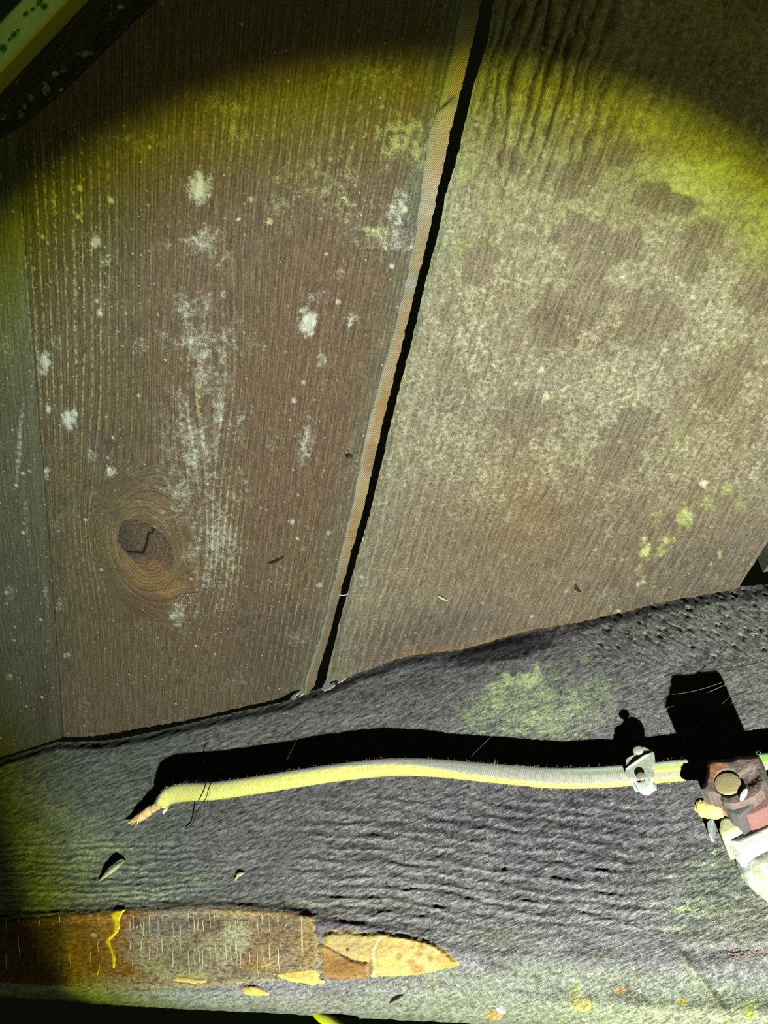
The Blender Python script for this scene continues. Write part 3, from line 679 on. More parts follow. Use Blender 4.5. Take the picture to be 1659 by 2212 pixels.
def beam_lift(u, v):
    """height of the beam's surface at given places"""
    u = np.asarray(u, float); v = np.asarray(v, float)
    j = np.clip(np.interp(u, COLS, np.arange(NCB)), 0, NCB - 1.01); j0 = j.astype(int); fj = j - j0
    tp = top[0, j0] * (1 - fj) + top[0, j0 + 1] * fj; bt = bot[0, j0] * (1 - fj) + bot[0, j0 + 1] * fj
    i = np.clip((v - tp) / (bt - tp) * 329, 0, 328.99); i0 = i.astype(int); fi = i - i0
    return (lift_grid[i0, j0] * (1 - fi) + lift_grid[i0 + 1, j0] * fi) * (1 - fj) + (lift_grid[i0, j0 + 1] * (1 - fi) + lift_grid[i0 + 1, j0 + 1] * fi) * fj

def beam_patch(name, poly, thick, paintfn, mat, step=2.2, rag=3.0, seed=1, edge=9, label=None, extra=None):
    pa = np.array(poly)
    gu, gv = np.meshgrid(np.arange(pa[:, 0].min() - 6, pa[:, 0].max() + 6, step), np.arange(pa[:, 1].min() - 6, pa[:, 1].max() + 6, step))
    kd = poly_dist(gu, gv, poly) + rag * fbm(gu / 11, gv / 11, seed, 4, .6) * 1.6
    gu, gv, kk_ = snap(gu, gv, kd, step)
    l = beam_lift(gu, gv) + thick * sstep(-1, edge, kd) + .00012 * fbm(gu / 9, gv / 9, seed + 3, 4)
    if extra is not None: l = l + extra(gu, gv)
    Pp = on_beam(gu, gv, l)
    q = Paint(gu, gv, (150, 130, 100)); paintfn(q, gu, gv)
    o = grid_mesh(name, Pp, INV * .003, mat, beam, dict(tint=q.col, ga=gv * .24, gl=gu * .24, **q.f), keep=kk_)
    if label: o['label'] = label
    return o
m_bark = wood('bare_bast', alb=.75, fib=.8, stretch=.5, fa=.34, fine_a=.3, period=9, ra=.03, bump=.0003, ring_b=.05, spot_scale=420, white=(216, 214, 186), green=(196, 206, 110), wscale=420)
def paint_bark(q, u, v):
    q.col[:] = lin((168, 150, 118))
    q.tint((112, 84, 66), sstep(175, 120, u + 14 * fbm(u / 40, v / 40, 4))); q.tint((180, 132, 52), .95 * sstep(138, 160, u + 26 * fbm(u / 34, v / 34, 5)) * sstep(304, 270, u + 40 * np.cos((v - 2045) / 34) - 18 + 40 * fbm(u / 34, v / 34, 6)) * sstep(2122, 2096, v + 16 * fbm(u / 24, v / 24, 9)))
    q.tint((112, 82, 52), .55 * sstep(.05, .4, fbm(u / 26, v / 26, 12))); q.tint((190, 170, 124), .5 * sstep(.1, .45, fbm(u / 40, v / 30, 13)) * sstep(280, 320, u)); q.tint((150, 108, 40), .7 * q.b(190, 2040, 40, 60, 0)); q.tint((130, 96, 44), .6 * q.b(250, 2090, 50, 22, 0))
    q.tint((186, 172, 130), .6 * q.b(480, 2030, 60, 50, 0)); q.tint((208, 204, 164), .9 * q.b(520, 2025, 36, 26, 10)); q.tint((132, 120, 110), .7 * q.b(360, 1995, 90, 28, 0)); q.tint((106, 92, 84), .85 * q.b(292, 1992, 11, 14, 0, rag=.2)); q.tint((122, 92, 76), .75 * q.b(424, 1993, 10, 10, 0)); q.tint((128, 90, 68), .7 * q.b(455, 2000, 30, 22, 0))
    q.tint((164, 128, 88), .8 * q.b(600, 2030, 80, 60, 0)); q.tint((126, 100, 80), .7 * q.b(610, 1990, 60, 16, 0)); q.tint((120, 112, 112), .6 * q.b(610, 2055, 14, 12, 0)); q.tint((186, 150, 92), .8 * q.b(665, 2030, 26, 60, 0)); q.tint((206, 170, 110), .8 * q.b(560, 1970, 110, 9, 0)); q.tint((210, 176, 100), .8 * q.b(560, 2085, 40, 16, 0)); q.tint((142, 104, 62), .7 * q.b(540, 2075, 30, 22, 0)); q.tint((112, 90, 76), .7 * q.b(478, 2115, 12, 12, 0)); q.tint((140, 132, 96), .7 * q.b(400, 2070, 60, 40, 0))
    q.tint((98, 78, 68), .6 * q.b(500, 2053, 7, 9, 0)); q.tint((98, 78, 68), .6 * q.b(538, 2052, 7, 9, 0))
    q.add('wht', .42 + .2 * fbm(u / 30, v / 30, 8)); q.f['wht'] *= sstep(280, 330, u); q.add('wht', .8 * q.b(203, 2020, 10, 8, 0)); q.add('wht', .6 * q.b(203, 1996, 8, 8, 0))
    q.add('grn', .62 * q.b(340, 2090, 50, 40, 0, soft=.9)); q.add('grn', .7 * q.b(420, 2108, 60, 10, 0)); q.add('grn', .4 * q.b(300, 2050, 30, 60, 0, soft=.9)); q.add('dark', .35 * sstep(240, 320, u)); q.add('spk', .25 + 0 * u)
BARK = [(-275, 1996), (-70, 1990), (0, 1986), (150, 1973), (280, 1965), (450, 1959), (620, 1967), (676, 1976), (684, 2012), (692, 2040), (704, 2064), (704, 2104), (640, 2116), (560, 2122), (440, 2134), (300, 2136), (150, 2130), (0, 2122), (-275, 2106)]
beam_patch('bast_layer', BARK, .0007, paint_bark, m_bark, rag=3, seed=61, label='brown mottled bast strip where the bark peeled off')
m_yel = wood('amber_wood', fib=.8, stretch=.4, fa=.14, fine_a=.2, period=9, ra=.03, bump=.00018, ring_b=.05, spot_scale=420, wscale=420, rough=.7)
def paint_yel(q, u, v):
    q.col[:] = lin((200, 172, 108))
    q.tint((184, 162, 118), .7 * q.b(745, 2035, 50, 24, 15)); q.tint((206, 190, 132), .7 * q.b(930, 2070, 40, 26, 0)); q.tint((190, 150, 78), .8 * q.b(965, 2075, 30, 24, 30)); q.tint((216, 184, 110), .6 * q.b(850, 2080, 50, 30, 0))
    for (x, y, rx, ry) in [(902, 2095, 16, 14), (930, 2070, 9, 9), (890, 2078, 10, 8), (905, 2062, 10, 6), (862, 2066, 8, 10), (910, 2044, 8, 6)]: q.tint((160, 116, 58), .7 * q.b(x, y, rx, ry, 0))
    q.tint((60, 44, 26), q.b(751, 2051, 4, 4, 0, rag=.1)); q.add('spk', .1 + 0 * u)
    q.tint((238, 226, 188), .8 * sstep(4, 0, np.abs(u - 806 + .5 * (v - 2060) * sstep(2075, 2020, v))))
YEL = [(692, 2022), (705, 2010), (740, 2008), (790, 2014), (830, 2012), (880, 2020), (930, 2032), (962, 2052), (996, 2084), (950, 2096), (900, 2106), (850, 2108), (798, 2110), (796, 2078), (760, 2072), (730, 2056), (700, 2042)]
beam_patch('bare_wood', YEL, .0020, paint_yel, m_yel, rag=2.2, seed=65, edge=12, label='amber yellow bare wood scar, pointed at its right end')
def paint_brn(q, u, v):
    q.col[:] = lin((160, 122, 74)); q.tint((150, 100, 50), .7 * q.b(735, 2090, 24, 18, 0)); q.tint((206, 164, 100), .6 * q.b(715, 2050, 30, 14, 20)); q.tint((160, 112, 58), .5 * q.b(770, 2080, 24, 20, 0)); q.add('spk', .15 + 0 * u); q.add('dark', .25 + 0 * u)
beam_patch('bare_wood', [(682, 2036), (704, 2042), (732, 2058), (760, 2074), (797, 2080), (797, 2112), (750, 2116), (705, 2112), (688, 2098), (692, 2064)], .0009, paint_brn, m_yel, rag=2.5, seed=69, edge=7, label='rusty brown inner wood below the amber scar')
def paint_pale(q, u, v):
    q.col[:] = lin((228, 206, 118)); q.tint((206, 166, 80), .6 * q.b(np.mean(u), np.mean(v), 40, 8, 0)); q.add('spk', .1 + 0 * u); q.add('grn', .3 + 0 * u)
for k, poly in enumerate([[(580, 2104), (620, 2096), (655, 2092), (684, 2090), (690, 2106), (704, 2122), (676, 2128), (640, 2122), (610, 2116)], [(524, 2132), (540, 2127), (560, 2132), (586, 2148), (566, 2151), (540, 2150), (526, 2146)], [(366, 2114), (384, 2106), (420, 2110), (450, 2114), (448, 2126), (410, 2128), (374, 2122)]]):
    beam_patch('bare_wood', poly, .0010, paint_pale, m_yel, rag=2.5, seed=71 + k, edge=6)
# bright resin run across the bast
m_resin = plain('yellow_resin', (246, 214, 44), .3, 900, .0002, .35, .5)
poly = [(236, 1972), (250, 1965), (272, 1963), (264, 1978), (260, 1988), (262, 2002), (256, 2016), (250, 2022), (240, 2032), (246, 2050), (252, 2066), (251, 2086), (246, 2100), (241, 2090), (238, 2062), (232, 2046), (224, 2034), (230, 2022), (242, 2012), (243, 1992)]
beam_patch('resin_run', poly, .0012, lambda q, u, v: None, m_resin, step=1.6, rag=1.1, seed=81, edge=5, label='bright yellow resin run down the bast')
beam_patch('resin_run', [(212, 2082), (220, 2080), (216, 2100), (208, 2122), (206, 2112)], .0008, lambda q, u, v: None, m_resin, step=1.6, rag=1.5, seed=84, edge=4)
# glistening resin beads low at the right
bm = bmesh.new()
random.seed(4)
for k in range(170):
    u = 1590 + random.gauss(16, 30); v = 2060 + (u - 1600) * .02 + random.gauss(0, 7)
    c = on_beam(np.array([u]), np.array([v]), beam_lift(np.array([u]), np.array([v])) - .0001)[0]
    bmesh.ops.create_icosphere(bm, subdivisions=1, radius=random.uniform(.0002, .00046), matrix=Matrix.Translation(c))
bm.verts.index_update()
mm_b = plain('resin_beads', (140, 122, 116), .3, 900, .0001, .08, 1.0)
o = mesh_from('resin_beads', np.array([v.co for v in bm.verts]), [tuple(v.index for v in f.verts) for f in bm.faces], mm_b, beam)
tag(o, 'glistening resin beads', kind='stuff'); bm.free()
# pale upright bast fibres
Vs, Fs = [], []
random.seed(11)
xs = [12, 40, 62, 83, 108, 128, 150, 176, 196, 212, 276, 281, 287, 304, 310, 323, 340, 350, 374, 388, 406, 418, 428, 438, 452, 463, 486, 496, 508, 512, 520, 538, 556, 566, 580, 600, 650, 651]
for x in xs:
    for y0, ln in ((random.uniform(1968, 1990), random.uniform(16, 46)), (random.uniform(2015, 2060), random.uniform(20, 62))):
        if x > 640: y0, ln = 1972, 86
        if x < 280 and random.random() < .5: continue
        t = np.linspace(0, 1, 9)
        uu = x + 3 * fbm(t * 1.6 + x, t * 0, 5) + t * random.uniform(-1, 5); vv_ = y0 + t * ln
        pts = on_beam(uu, vv_, beam_lift(uu, vv_) + .0008)
        v_, f_ = tube(pts, .00017 * np.sin(np.pi * (t * .9 + .05)) * random.uniform(.5, 1.4) + .00004, 5)
        b0 = sum(len(q) for q in Vs)
        Vs.append(v_); Fs += [tuple(i + b0 for i in f) for f in f_]
m_fib = plain('pale_fibre', (206, 202, 156), .2, 900, .00005, .8, .2)
tag(mesh_from('bast_fibres', np.vstack(Vs), Fs, m_fib, beam), kind='stuff')

# ================================================================== RAFTER AND PAINTED BATTEN, top left corner
m_raft = wood('dark_rafter', alb=.8, fib=1.2, stretch=.08, fa=.3, fine_a=.3, period=4, ra=.1, bump=.0004, white=(205, 212, 195), spot_scale=300)
low = np.array([(-90, 356), (-20, 312), (38, 274), (100, 226), (160, 172), (240, 92), (330, 4), (430, -96)], float)
nr, ncol = 40, 220
lw = curve_pts(low, ncol)
S_, T_ = np.meshgrid(np.linspace(0, 1, nr), np.linspace(0, 1, ncol), indexing='ij')
U = lw[None, :, 0] + 2.5 * fbm(T_ * 60, T_ * 0, 3) - S_ * 128
V = lw[None, :, 1] - S_ * 104
lift = .0085 + .012 * sstep(0, .25, S_) + .0006 * fbm(U / 12, V / 30, 4)
P = on_ceiling(U, V, lift)
p = Paint(U, V, (66, 62, 48))
p.add('wht', .95 * sstep(.12, .0, np.abs(S_ - .18 - .14 * fbm(T_ * 9, S_, 8))) * sstep(-.1, .25, fbm(T_ * 24, S_ * 3, 6))); p.add('spk', .15 + 0 * U)
sv = (U + V) * .2; su = (U - V) * .2
rafter = thing('rafter', P[20, 110], 'dark mildewed timber rafter crossing the upper left corner over the boards', 'rafter')
grid_mesh('rafter_body', P, UPV * .03, m_raft, rafter, dict(tint=p.col, ga=sv, gl=su, **p.f))
m_bat = NT('chipped_green_paint')
n = m_bat; co = n.co()
nz = n.noise(co, 260, 5, .65); nf = n.noise(co, 1800, 3, .6)
base = n.mix(n.step(nz, .42, .6), tuple(lin((214, 236, 140))), tuple(lin((186, 232, 150))))
base = n.mix(n.attr('edge'), base, tuple(lin((214, 206, 62))))
base = n.mix(n.attr('chip'), base, tuple(lin((58, 122, 34))))
n.bump(n.m('ADD', nz, n.m('MULTIPLY', nf, .5)), .0003)
m_bat = n.done(n.mul(base, n.m('MULTIPLY_ADD', nf, .6, .7)), .6, .3)
S_, T_ = np.meshgrid(np.linspace(0, 1, 50), np.linspace(0, 1, 140), indexing='ij')
a0 = np.array([-60, 229.]); a1 = np.array([215, -68.]); b0 = np.array([-60, 108.]); b1 = np.array([110, -68.])
U = (a0[0] + (a1 - a0)[0] * T_) * (1 - S_) + (b0[0] + (b1 - b0)[0] * T_) * S_
V = (a0[1] + (a1 - a0)[1] * T_) * (1 - S_) + (b0[1] + (b1 - b0)[1] * T_) * S_
BAT_LIFT = .036
lift = BAT_LIFT + .0002 * fbm(U / 12, V / 12, 4) - .002 * sstep(.05, 0, S_) - .002 * sstep(.95, 1, S_)
chip = np.zeros_like(U)
for (x, y, rx, ry) in [(29, 75, 9, 6), (6, 104, 9, 9), (95, 14, 8, 8), (55, 30, 8, 5), (38, 66, 4, 4), (85, 5, 10, 6), (20, 85, 5, 4), (70, 20, 5, 4)]:
    chip = np.maximum(chip, blob(U, V, x, y, rx, ry, -40, soft=.4, rag=.3))
edge = np.maximum(sstep(.17, .10, S_ + .03 * fbm(U / 8, V / 8, 3)), sstep(.93, .97, S_))
lift -= .0006 * chip
P = on_ceiling(U, V, lift)
batten = mesh_from('x', [(0, 0, 0)], [], m_bat)
bpy.data.objects.remove(batten)
batten = grid_mesh('painted_batten', P, UPV * .0165, m_bat, None, dict(edge=edge, chip=chip))
tag(batten, 'pale green painted batten with chipped paint and yellow edges on the dark rafter', 'batten')

# ================================================================== BRAIDED CABLE
cpts = [(347, 1744), (352, 1733), (364, 1720), (384, 1713), (410, 1710), (460, 1708), (520, 1700), (600, 1688), (700, 1672), (800, 1660), (860, 1656), (940, 1658), (1040, 1667), (1120, 1674), (1200, 1680), (1300, 1678), (1390, 1671), (1460, 1664), (1540, 1658), (1620, 1652), (1700, 1645), (1950, 1622)]
wid = [(340, 24), (352, 30), (364, 36), (390, 39), (500, 38), (700, 38), (900, 38), (1000, 40), (1150, 44), (1300, 46), (1400, 46), (1950, 46)]
air = [(340, 5.0), (360, 7.5), (450, 8.2), (860, 7.2), (1100, 5.0), (1250, 3.3), (1390, 2.6), (1950, 2.6)]     # gap under the cable in mm
NC = 1200
c2 = curve_pts(cpts, NC)
c2u, c2v = c2[:, 0], c2[:, 1]
FLAT = .66
# the cable is a twin flex lying on its edge at the left, turning flat towards the clip
depth = np.linalg.norm(on_beam(c2u, c2v, .008) - CAM, axis=1)
zc_ = rays(c2u, c2v) @ np.zeros(3)
rad = lerp_line(wid, c2u) / 2 * (BEAM - .008) / rays(c2u, c2v)[:, 1]
lft = lerp_line(air, c2u) / 1000 * .8 + rad * FLAT
Pc = on_beam(c2u, c2v, lft)
NR = 30
T = np.gradient(Pc, axis=0); T /= np.linalg.norm(T, axis=1)[:, None]
view = (CAM - Pc); view /= np.linalg.norm(view, axis=1)[:, None]
S = np.cross(T, view); S /= np.linalg.norm(S, axis=1)[:, None]      # across the picture, downwards
if S[NC // 2][2] > 0: S = -S
N = np.cross(S, T); N *= np.sign((N * view).sum(1))[:, None]
ang = np.arange(NR) * 2 * np.pi / NR
x_ = np.cos(ang)[None, :]; y_ = np.sin(ang)[None, :]
arc = np.concatenate([[0], np.cumsum(np.linalg.norm(np.diff(Pc, axis=0), axis=1))])[:, None] * 1000   # mm
two = sstep(640, 760, c2u)[:, None]                                   # twin cores show from here on
groove_at = -.18 + .75 * sstep(700, 1150, c2u)[:, None]
prof = 1 - .16 * two * np.exp(-((x_ - groove_at) / .13) ** 2) * (y_ > 0)
third = sstep(1180, 1300, c2u)[:, None]
prof = prof - .12 * third * np.exp(-((x_ + .45) / .12) ** 2) * (y_ > 0)
chev = np.sin(arc * 2 * np.pi / .95 + np.abs(((ang / (2 * np.pi) * 4) % 1) - .5)[None, :] * 14)
prof = prof + .016 * chev + .02 * noise(arc * 2.0 + 0 * ang, ang[None, :] * 4 + 0 * arc, 3)
rr = rad[:, None] * prof
VC = Pc[:, None] + rr[..., None] * (x_[..., None] * S[:, None]) + (rr * FLAT)[..., None] * (y_[..., None] * N[:, None])
VC = VC.reshape(-1, 3)
idx = np.arange(NC * NR).reshape(NC, NR); nx = np.roll(idx, -1, 1)
q = np.stack([idx[:-1], idx[1:], nx[1:], nx[:-1]], -1).reshape(-1, 4)
# own colours: clean yellow braid below, grey dusty braid above, green tracer near the clip
zig = .10 * np.sin(arc * 2 * np.pi / .95) + .05 * noise(arc / 2, x_ + 0 * arc, 4)
bound = lerp_line([(340, -.72), (600, -.66), (760, -.48), (900, -.15), (1000, .35), (1100, .55), (1200, .62), (1350, .60), (1420, .58), (1950, .58)], c2u)[:, None]
grey = sstep(.10, -.10, x_ + zig - bound)
cc = np.zeros((NC, NR, 3)) + lin((232, 228, 122))
cc += (lin((238, 232, 160)) - cc) * (.6 * sstep(.1, .6, np.abs(noise(arc / 3, x_ * 2 + 0 * arc, 6))))[..., None]
cc += (lin((176, 172, 160)) - cc) * grey[..., None]
speck = grey * sstep(.0, .5, chev)
cc += (lin((100, 94, 88)) - cc) * (.55 * speck)[..., None]
cc *= (1 - .34 * sstep(.1, .9, chev) * (1 - grey))[..., None]
yel3 = sstep(1400, 1425, c2u)[:, None] * sstep(-.75, -.62, x_) * sstep(.06, -.02, x_)
cc += (lin((232, 230, 120)) - cc) * (yel3 * .85)[..., None]
grn3 = sstep(1170, 1260, c2u)[:, None] * np.exp(-((x_ + .40) / .11) ** 2)
cc += (lin((128, 168, 92)) - cc) * (grn3 * .8)[..., None]
blu3 = sstep(1130, 1220, c2u)[:, None] * sstep(-.58, -.70, x_)
cc += (lin((176, 190, 172)) - cc) * (blu3 * .8)[..., None]
cc += (lin((120, 180, 80)) - cc) * (.7 * sstep(1630, 1655, c2u)[:, None] * sstep(.1, -.3, x_))[..., None]
n = NT('cotton_braid'); co = n.co()
fz = n.noise(co, 3200, 3, .65); fz2 = n.noise(co, 700, 4, .6)
n.bump(n.m('ADD', fz, fz2), .00012)
n.bs.inputs['Sheen Weight'].default_value = .15
m_braid = n.done(n.mul(n.attr('tint', True), n.m('MULTIPLY_ADD', n.m('ADD', n.m('MULTIPLY', fz, .6), n.m('MULTIPLY', fz2, .4)), .8, .6)), .9, .1)
cable = thing('electric_cable', Pc[NC // 2], 'old yellow cotton braided twin electric cable running along the grey beam', 'cable')
capc = [VC[:NR].mean(0), VC[-NR:].mean(0)]
VC2 = np.vstack([VC, capc])
caps = np.array([[idx[0][i], idx[0][(i + 1) % NR], NC * NR, NC * NR] for i in range(NR)])
fl = [tuple(f) for f in q] + [tuple(f[:3]) for f in caps] + [(idx[-1][(i + 1) % NR], idx[-1][i], NC * NR + 1) for i in range(NR)]
ccol = np.vstack([cc.reshape(-1, 3), lin((170, 150, 70)), lin((170, 150, 70))])
mesh_from('braided_sheath', VC2, fl, m_braid, cable, True, dict(tint=ccol))
# bare stub sticking out of the cut end
def lump(name, pts, rads, lifts, mat, parent=None, n=10, rough=.12, seed=3, flat=1.0, m=26, center=False):
    """an uneven rounded stick through surface points"""
    c = curve_pts([(a[0], a[1], r, l) for a, r, l in zip(pts, rads, lifts)], m)
    Pm = on_beam(c[:, 0], c[:, 1], c[:, 3])
    V_, f_ = tube(Pm, np.maximum(c[:, 2], .00005), n, flat)
    ctr = np.repeat(Pm, n, 0)
    k = len(ctr)
    d = V_[:k] - ctr
    nn = fbm(np.repeat(np.arange(m), n) * .5, np.tile(np.arange(n), m) * .9, seed, 3)
    V_[:k] = ctr + d * (1 + rough * 3 * nn)[:, None]
    return mesh_from(name, V_, f_, mat, parent, True, None, center)
m_tan = plain('frayed_tan', (242, 216, 150), .35, 900, .0003, .8, .2, (222, 178, 118))
lump('frayed_end', [(345, 1738), (330, 1746), (316, 1756), (302, 1766), (291, 1771), (276, 1778)], [.0020, .0023, .0024, .0023, .0017, .0005], [.0066, .0044, .0028, .0021, .0015, .0008], m_tan, cable, n=12, rough=.18, seed=5)['label'] = 'tan frayed cut end'
for k, (x0, y0, x1, y1) in enumerate([(300, 1766, 284, 1782), (306, 1768, 292, 1784), (296, 1768, 272, 1774)]):
    lump('strand', [(x0, y0), ((x0 + x1) / 2, (y0 + y1) / 2 - 1), (x1, y1)], [.0005, .0004, .0002], [.002, .0016, .001], m_tan, cable, n=6, m=8, seed=k)
m_white = plain('white_flake', (232, 236, 224), .12, 900, .0001, .5, .4)
lump('paper_tab', [(352, 1757), (358, 1749), (363, 1743)], [.0007, .0009, .0004], [.004, .0045, .004], m_white, cable, n=6, m=8)
m_hair = plain('dark_hair', (46, 34, 22), .1, 900, 0, .5, .4)
def thread(name, pts, lifts, r, mat, n=40, label=None, cat=None, kind=None, parent=None, place=on_beam):
    c = curve_pts([(a[0], a[1], l) for a, l in zip(pts, lifts)], n)
    V_, f_ = tube(place(c[:, 0], c[:, 1], c[:, 2]), r, 5)
    return tag(mesh_from(name, V_, f_, mat, parent, True, None, parent is None), label, cat, None, kind)
thread('hair', [(457, 1684), (455, 1693), (450, 1706), (444, 1726), (432, 1742), (424, 1760), (415, 1780), (402, 1792)], [.016, .0175, .0185, .0175, .012, .006, .002, .0012], .00024, m_hair, label='short dark hair caught across the yellow cable near its frayed end', cat='hair')

# stray cotton fibres along the sheath
random.seed(21)
Vs, Fs = [], []
for k in range(900):
    i = random.randrange(20, NC - 60); a = random.choice([0, math.pi]) + random.gauss(0, .55)
    d = math.cos(a) * S[i] + math.sin(a) * N[i] * (1 if math.sin(a) > 0 else .3)
    p0 = Pc[i] + math.cos(a) * rad[i] * S[i] + math.sin(a) * rad[i] * FLAT * N[i]
    t3 = T[i] * random.uniform(-1, 1)
    p1 = p0 + (d * .6 + t3 * .5) * random.uniform(.0004, .0011); p2 = p1 + (d * .3 + t3 * .7) * random.uniform(.0002, .0007)
    v_, f_ = tube(np.array([p0 - d * .0003, p1, p2]), [.00007, .00006, .00002], 3, up=(.3, .2, 1))
    b0 = len(Vs) * len(v_); Vs.append(v_); Fs += [tuple(q_ + b0 for q_ in f) for f in f_]
tag(mesh_from('fuzz', np.vstack(Vs), Fs, plain('cotton_fuzz', (214, 208, 150), .1, 500, 0, .9, .1), cable), kind='stuff')

# ================================================================== CABLE CLIP
clipb = on_beam(np.array([1385.]), np.array([1670.]), 0.)[0]
clip = thing('cable_clip', clipb, 'small pale grey metal clip with two nails pinning the cable down', 'clip')
n = NT('grey_green_tin'); co = n.co()
nz = n.noise(co, 380, 5, .65)
n.bump(nz, .0003)
m_tin = n.done(n.mix(n.step(nz, .35, .65), tuple(lin((186, 194, 172))), tuple(lin((214, 218, 204)))), .55, .4)
m_tin2 = plain('pale_tin', (232, 238, 226), .1, 600, .0002, .45, .4)
cl = .0105
prism('strap', [(1351, 1640), (1358, 1634), (1368, 1630), (1372, 1623), (1390, 1612), (1400, 1617), (1412, 1624), (1413, 1648), (1409, 1660), (1411, 1680), (1404, 1686), (1390, 1668), (1376, 1672), (1372, 1684), (1360, 1680), (1349, 1668), (1352, 1655)], on_beam, cl, .0022, INV, m_tin, clip, .0004)
prism('strap', [(1361, 1680), (1372, 1684), (1380, 1690), (1392, 1684), (1397, 1670), (1407, 1672), (1410, 1693), (1399, 1702), (1394, 1705), (1385, 1704), (1376, 1699)], on_beam, cl - .002, .0045, INV, m_tin2, clip, .0005)
prism('strap', [(1354, 1640), (1404, 1630), (1408, 1680), (1360, 1684)], on_beam, cl - .0015, cl - .0015 - .0003, INV, m_tin, clip, .0004)
# folded ridge across the strap
V_, f_ = tube(on_beam(np.array([1352., 1372., 1392., 1408.]), np.array([1662., 1648., 1634., 1626.]), np.array([.0106, .0111, .0111, .0106])), [.0004, .0007, .0007, .0004], 6)
mesh_from('fold', V_, f_, m_tin, clip)
m_nail = plain('dull_nail', (190, 192, 172), .18, 700, .0002, .45, .5)
m_nail_d = plain('dull_nail_dark', (168, 158, 142), .25, 700, .0002, .5, .5)
def disc_head(name, u, v, rpx, lift, depth, mat, parent, dome=.25, seg=28, tilt=(0, 0)):
    """round head with a soft rim on a shank going back by depth; faces out of the beam"""
    c = on_beam(np.array([float(u)]), np.array([float(v)]), lift)[0]
    rw = rpx / F * np.linalg.norm(c - CAM) * .98
    nrm = Vector((-tilt[0], -1, -tilt[1])).normalized()
    rot = nrm.to_track_quat('Z', 'X').to_matrix()
    prof_ = [(0, rw * dome), (rw * .45, rw * dome * .92), (rw * .8, rw * dome * .62), (rw * .95, rw * dome * .3), (rw, 0), (rw * .98, -rw * .25), (rw * .5, -rw * .3), (rw * .42, -depth)]
    V_, f_ = [], []
    for (r_, z_) in prof_:
        for k in range(seg):
            a = 2 * math.pi * k / seg
            V_.append(np.array(rot @ Vector((r_ * math.cos(a), r_ * math.sin(a), z_))) + c)
    for i in range(len(prof_) - 1):
        for k in range(seg):
            f_.append((i * seg + k, (i + 1) * seg + k, (i + 1) * seg + (k + 1) % seg, i * seg + (k + 1) % seg))
    f_.append(tuple((len(prof_) - 1) * seg + k for k in range(seg))[::-1])
    return mesh_from(name, np.array(V_), f_, mat, parent, True)
disc_head('nail', 1378, 1620, 10.5, .0125, .0135, m_nail, clip)
disc_head('nail', 1384, 1676, 9.5, .0118, .0128, m_nail_d, clip)

# ================================================================== LAMP HOLDER
lb_ = on_beam(np.array([1590.]), np.array([1720.]), 0.)[0]
lamp = thing('lamp_holder', lb_, 'rusty brown lamp holder block with brass screw and white shade right of the clip', 'lamp holder')
n = NT('rusty_brown'); co = n.co()
a_ = n.noise(co, 170, 5, .65); b_ = n.noise(co, 1300, 4, .65)
bc = n.mix(n.step(a_, .42, .60), tuple(lin((134, 114, 106))), tuple(lin((116, 104, 100))))
bc = n.mix(n.m('MULTIPLY', n.attr('rust'), n.step(b_, .25, .6)), bc, tuple(lin((200, 128, 84))))
n.bump(n.m('ADD', a_, b_), .0003)
m_rust = n.done(n.mul(bc, n.m('MULTIPLY_ADD', b_, .8, .6)), .65, .3)
m_red = plain('red_brown', (152, 108, 102), .2, 500, .0002, .6, .3)
m_dgrey = plain('dark_grey_metal', (104, 98, 96), .25, 500, .0003, .5, .4)
PLATE = [(1528, 1646), (1540, 1641), (1580, 1640), (1592, 1633), (1606, 1634), (1622, 1633), (1638, 1630), (1645, 1640), (1654, 1664), (1656, 1690), (1650, 1712), (1630, 1728), (1600, 1740), (1580, 1744), (1562, 1738), (1556, 1722), (1528, 1716), (1513, 1706), (1522, 1690), (1527, 1672)]
gu, gv = np.meshgrid(np.arange(1510, 1666, 2.0), np.arange(1622, 1752, 2.0))
kd = poly_dist(gu, gv, PLATE) + 1.2 * fbm(gu / 9, gv / 9, 5)
LP = .027
gu, gv, kk_ = snap(gu, gv, kd, 2.0)
lpl = LP - .0016 * sstep(7, 0, kd) + .0003 * fbm(gu / 14, gv / 14, 6) - .0012 * sstep(32, 26, np.hypot(gu - 1572, gv - 1692)) - .0012 * blob(gu, gv, 1620, 1680, 26, 20, -30)
rust = np.maximum(blob(gu, gv, 1540, 1662, 16, 26, 20, soft=.9), blob(gu, gv, 1552, 1652, 20, 10, 0))
grid_mesh('base_plate', on_beam(gu, gv, lpl), INV * .007, m_rust, lamp, dict(rust=rust), keep=kk_)
def solid(name, poly, l1, l0, mat, parent, bev=.0006):
    return prism(name, poly, on_beam, l1, l1 - l0, INV, mat, parent, bev)
cpl = np.array(PLATE).mean(0)
solid('body', [tuple(cpl + (np.array(q) - cpl) * .86) for q in PLATE], LP - .006, -.001, m_red, lamp)['label'] = 'red brown body behind the plate'
solid('cap', [(1600, 1742), (1632, 1728), (1655, 1700), (1664, 1690), (1676, 1716), (1660, 1744), (1630, 1758), (1612, 1762)], .022, .012, m_red, lamp)['label'] = 'smooth red brown rim piece'
solid('bracket', [(1562, 1738), (1584, 1744), (1612, 1730), (1634, 1708), (1642, 1716), (1620, 1744), (1596, 1764), (1576, 1756)], .024, .010, m_dgrey, lamp)['label'] = 'dark grey metal bracket'
m_brass = plain('brass', (186, 168, 124), .2, 600, .0002, .5, .4, metal=.1)
disc_head('screw', 1572, 1692, 24, LP - .0002, .006, m_brass, lamp, dome=.07)['label'] = 'round brass screw head'
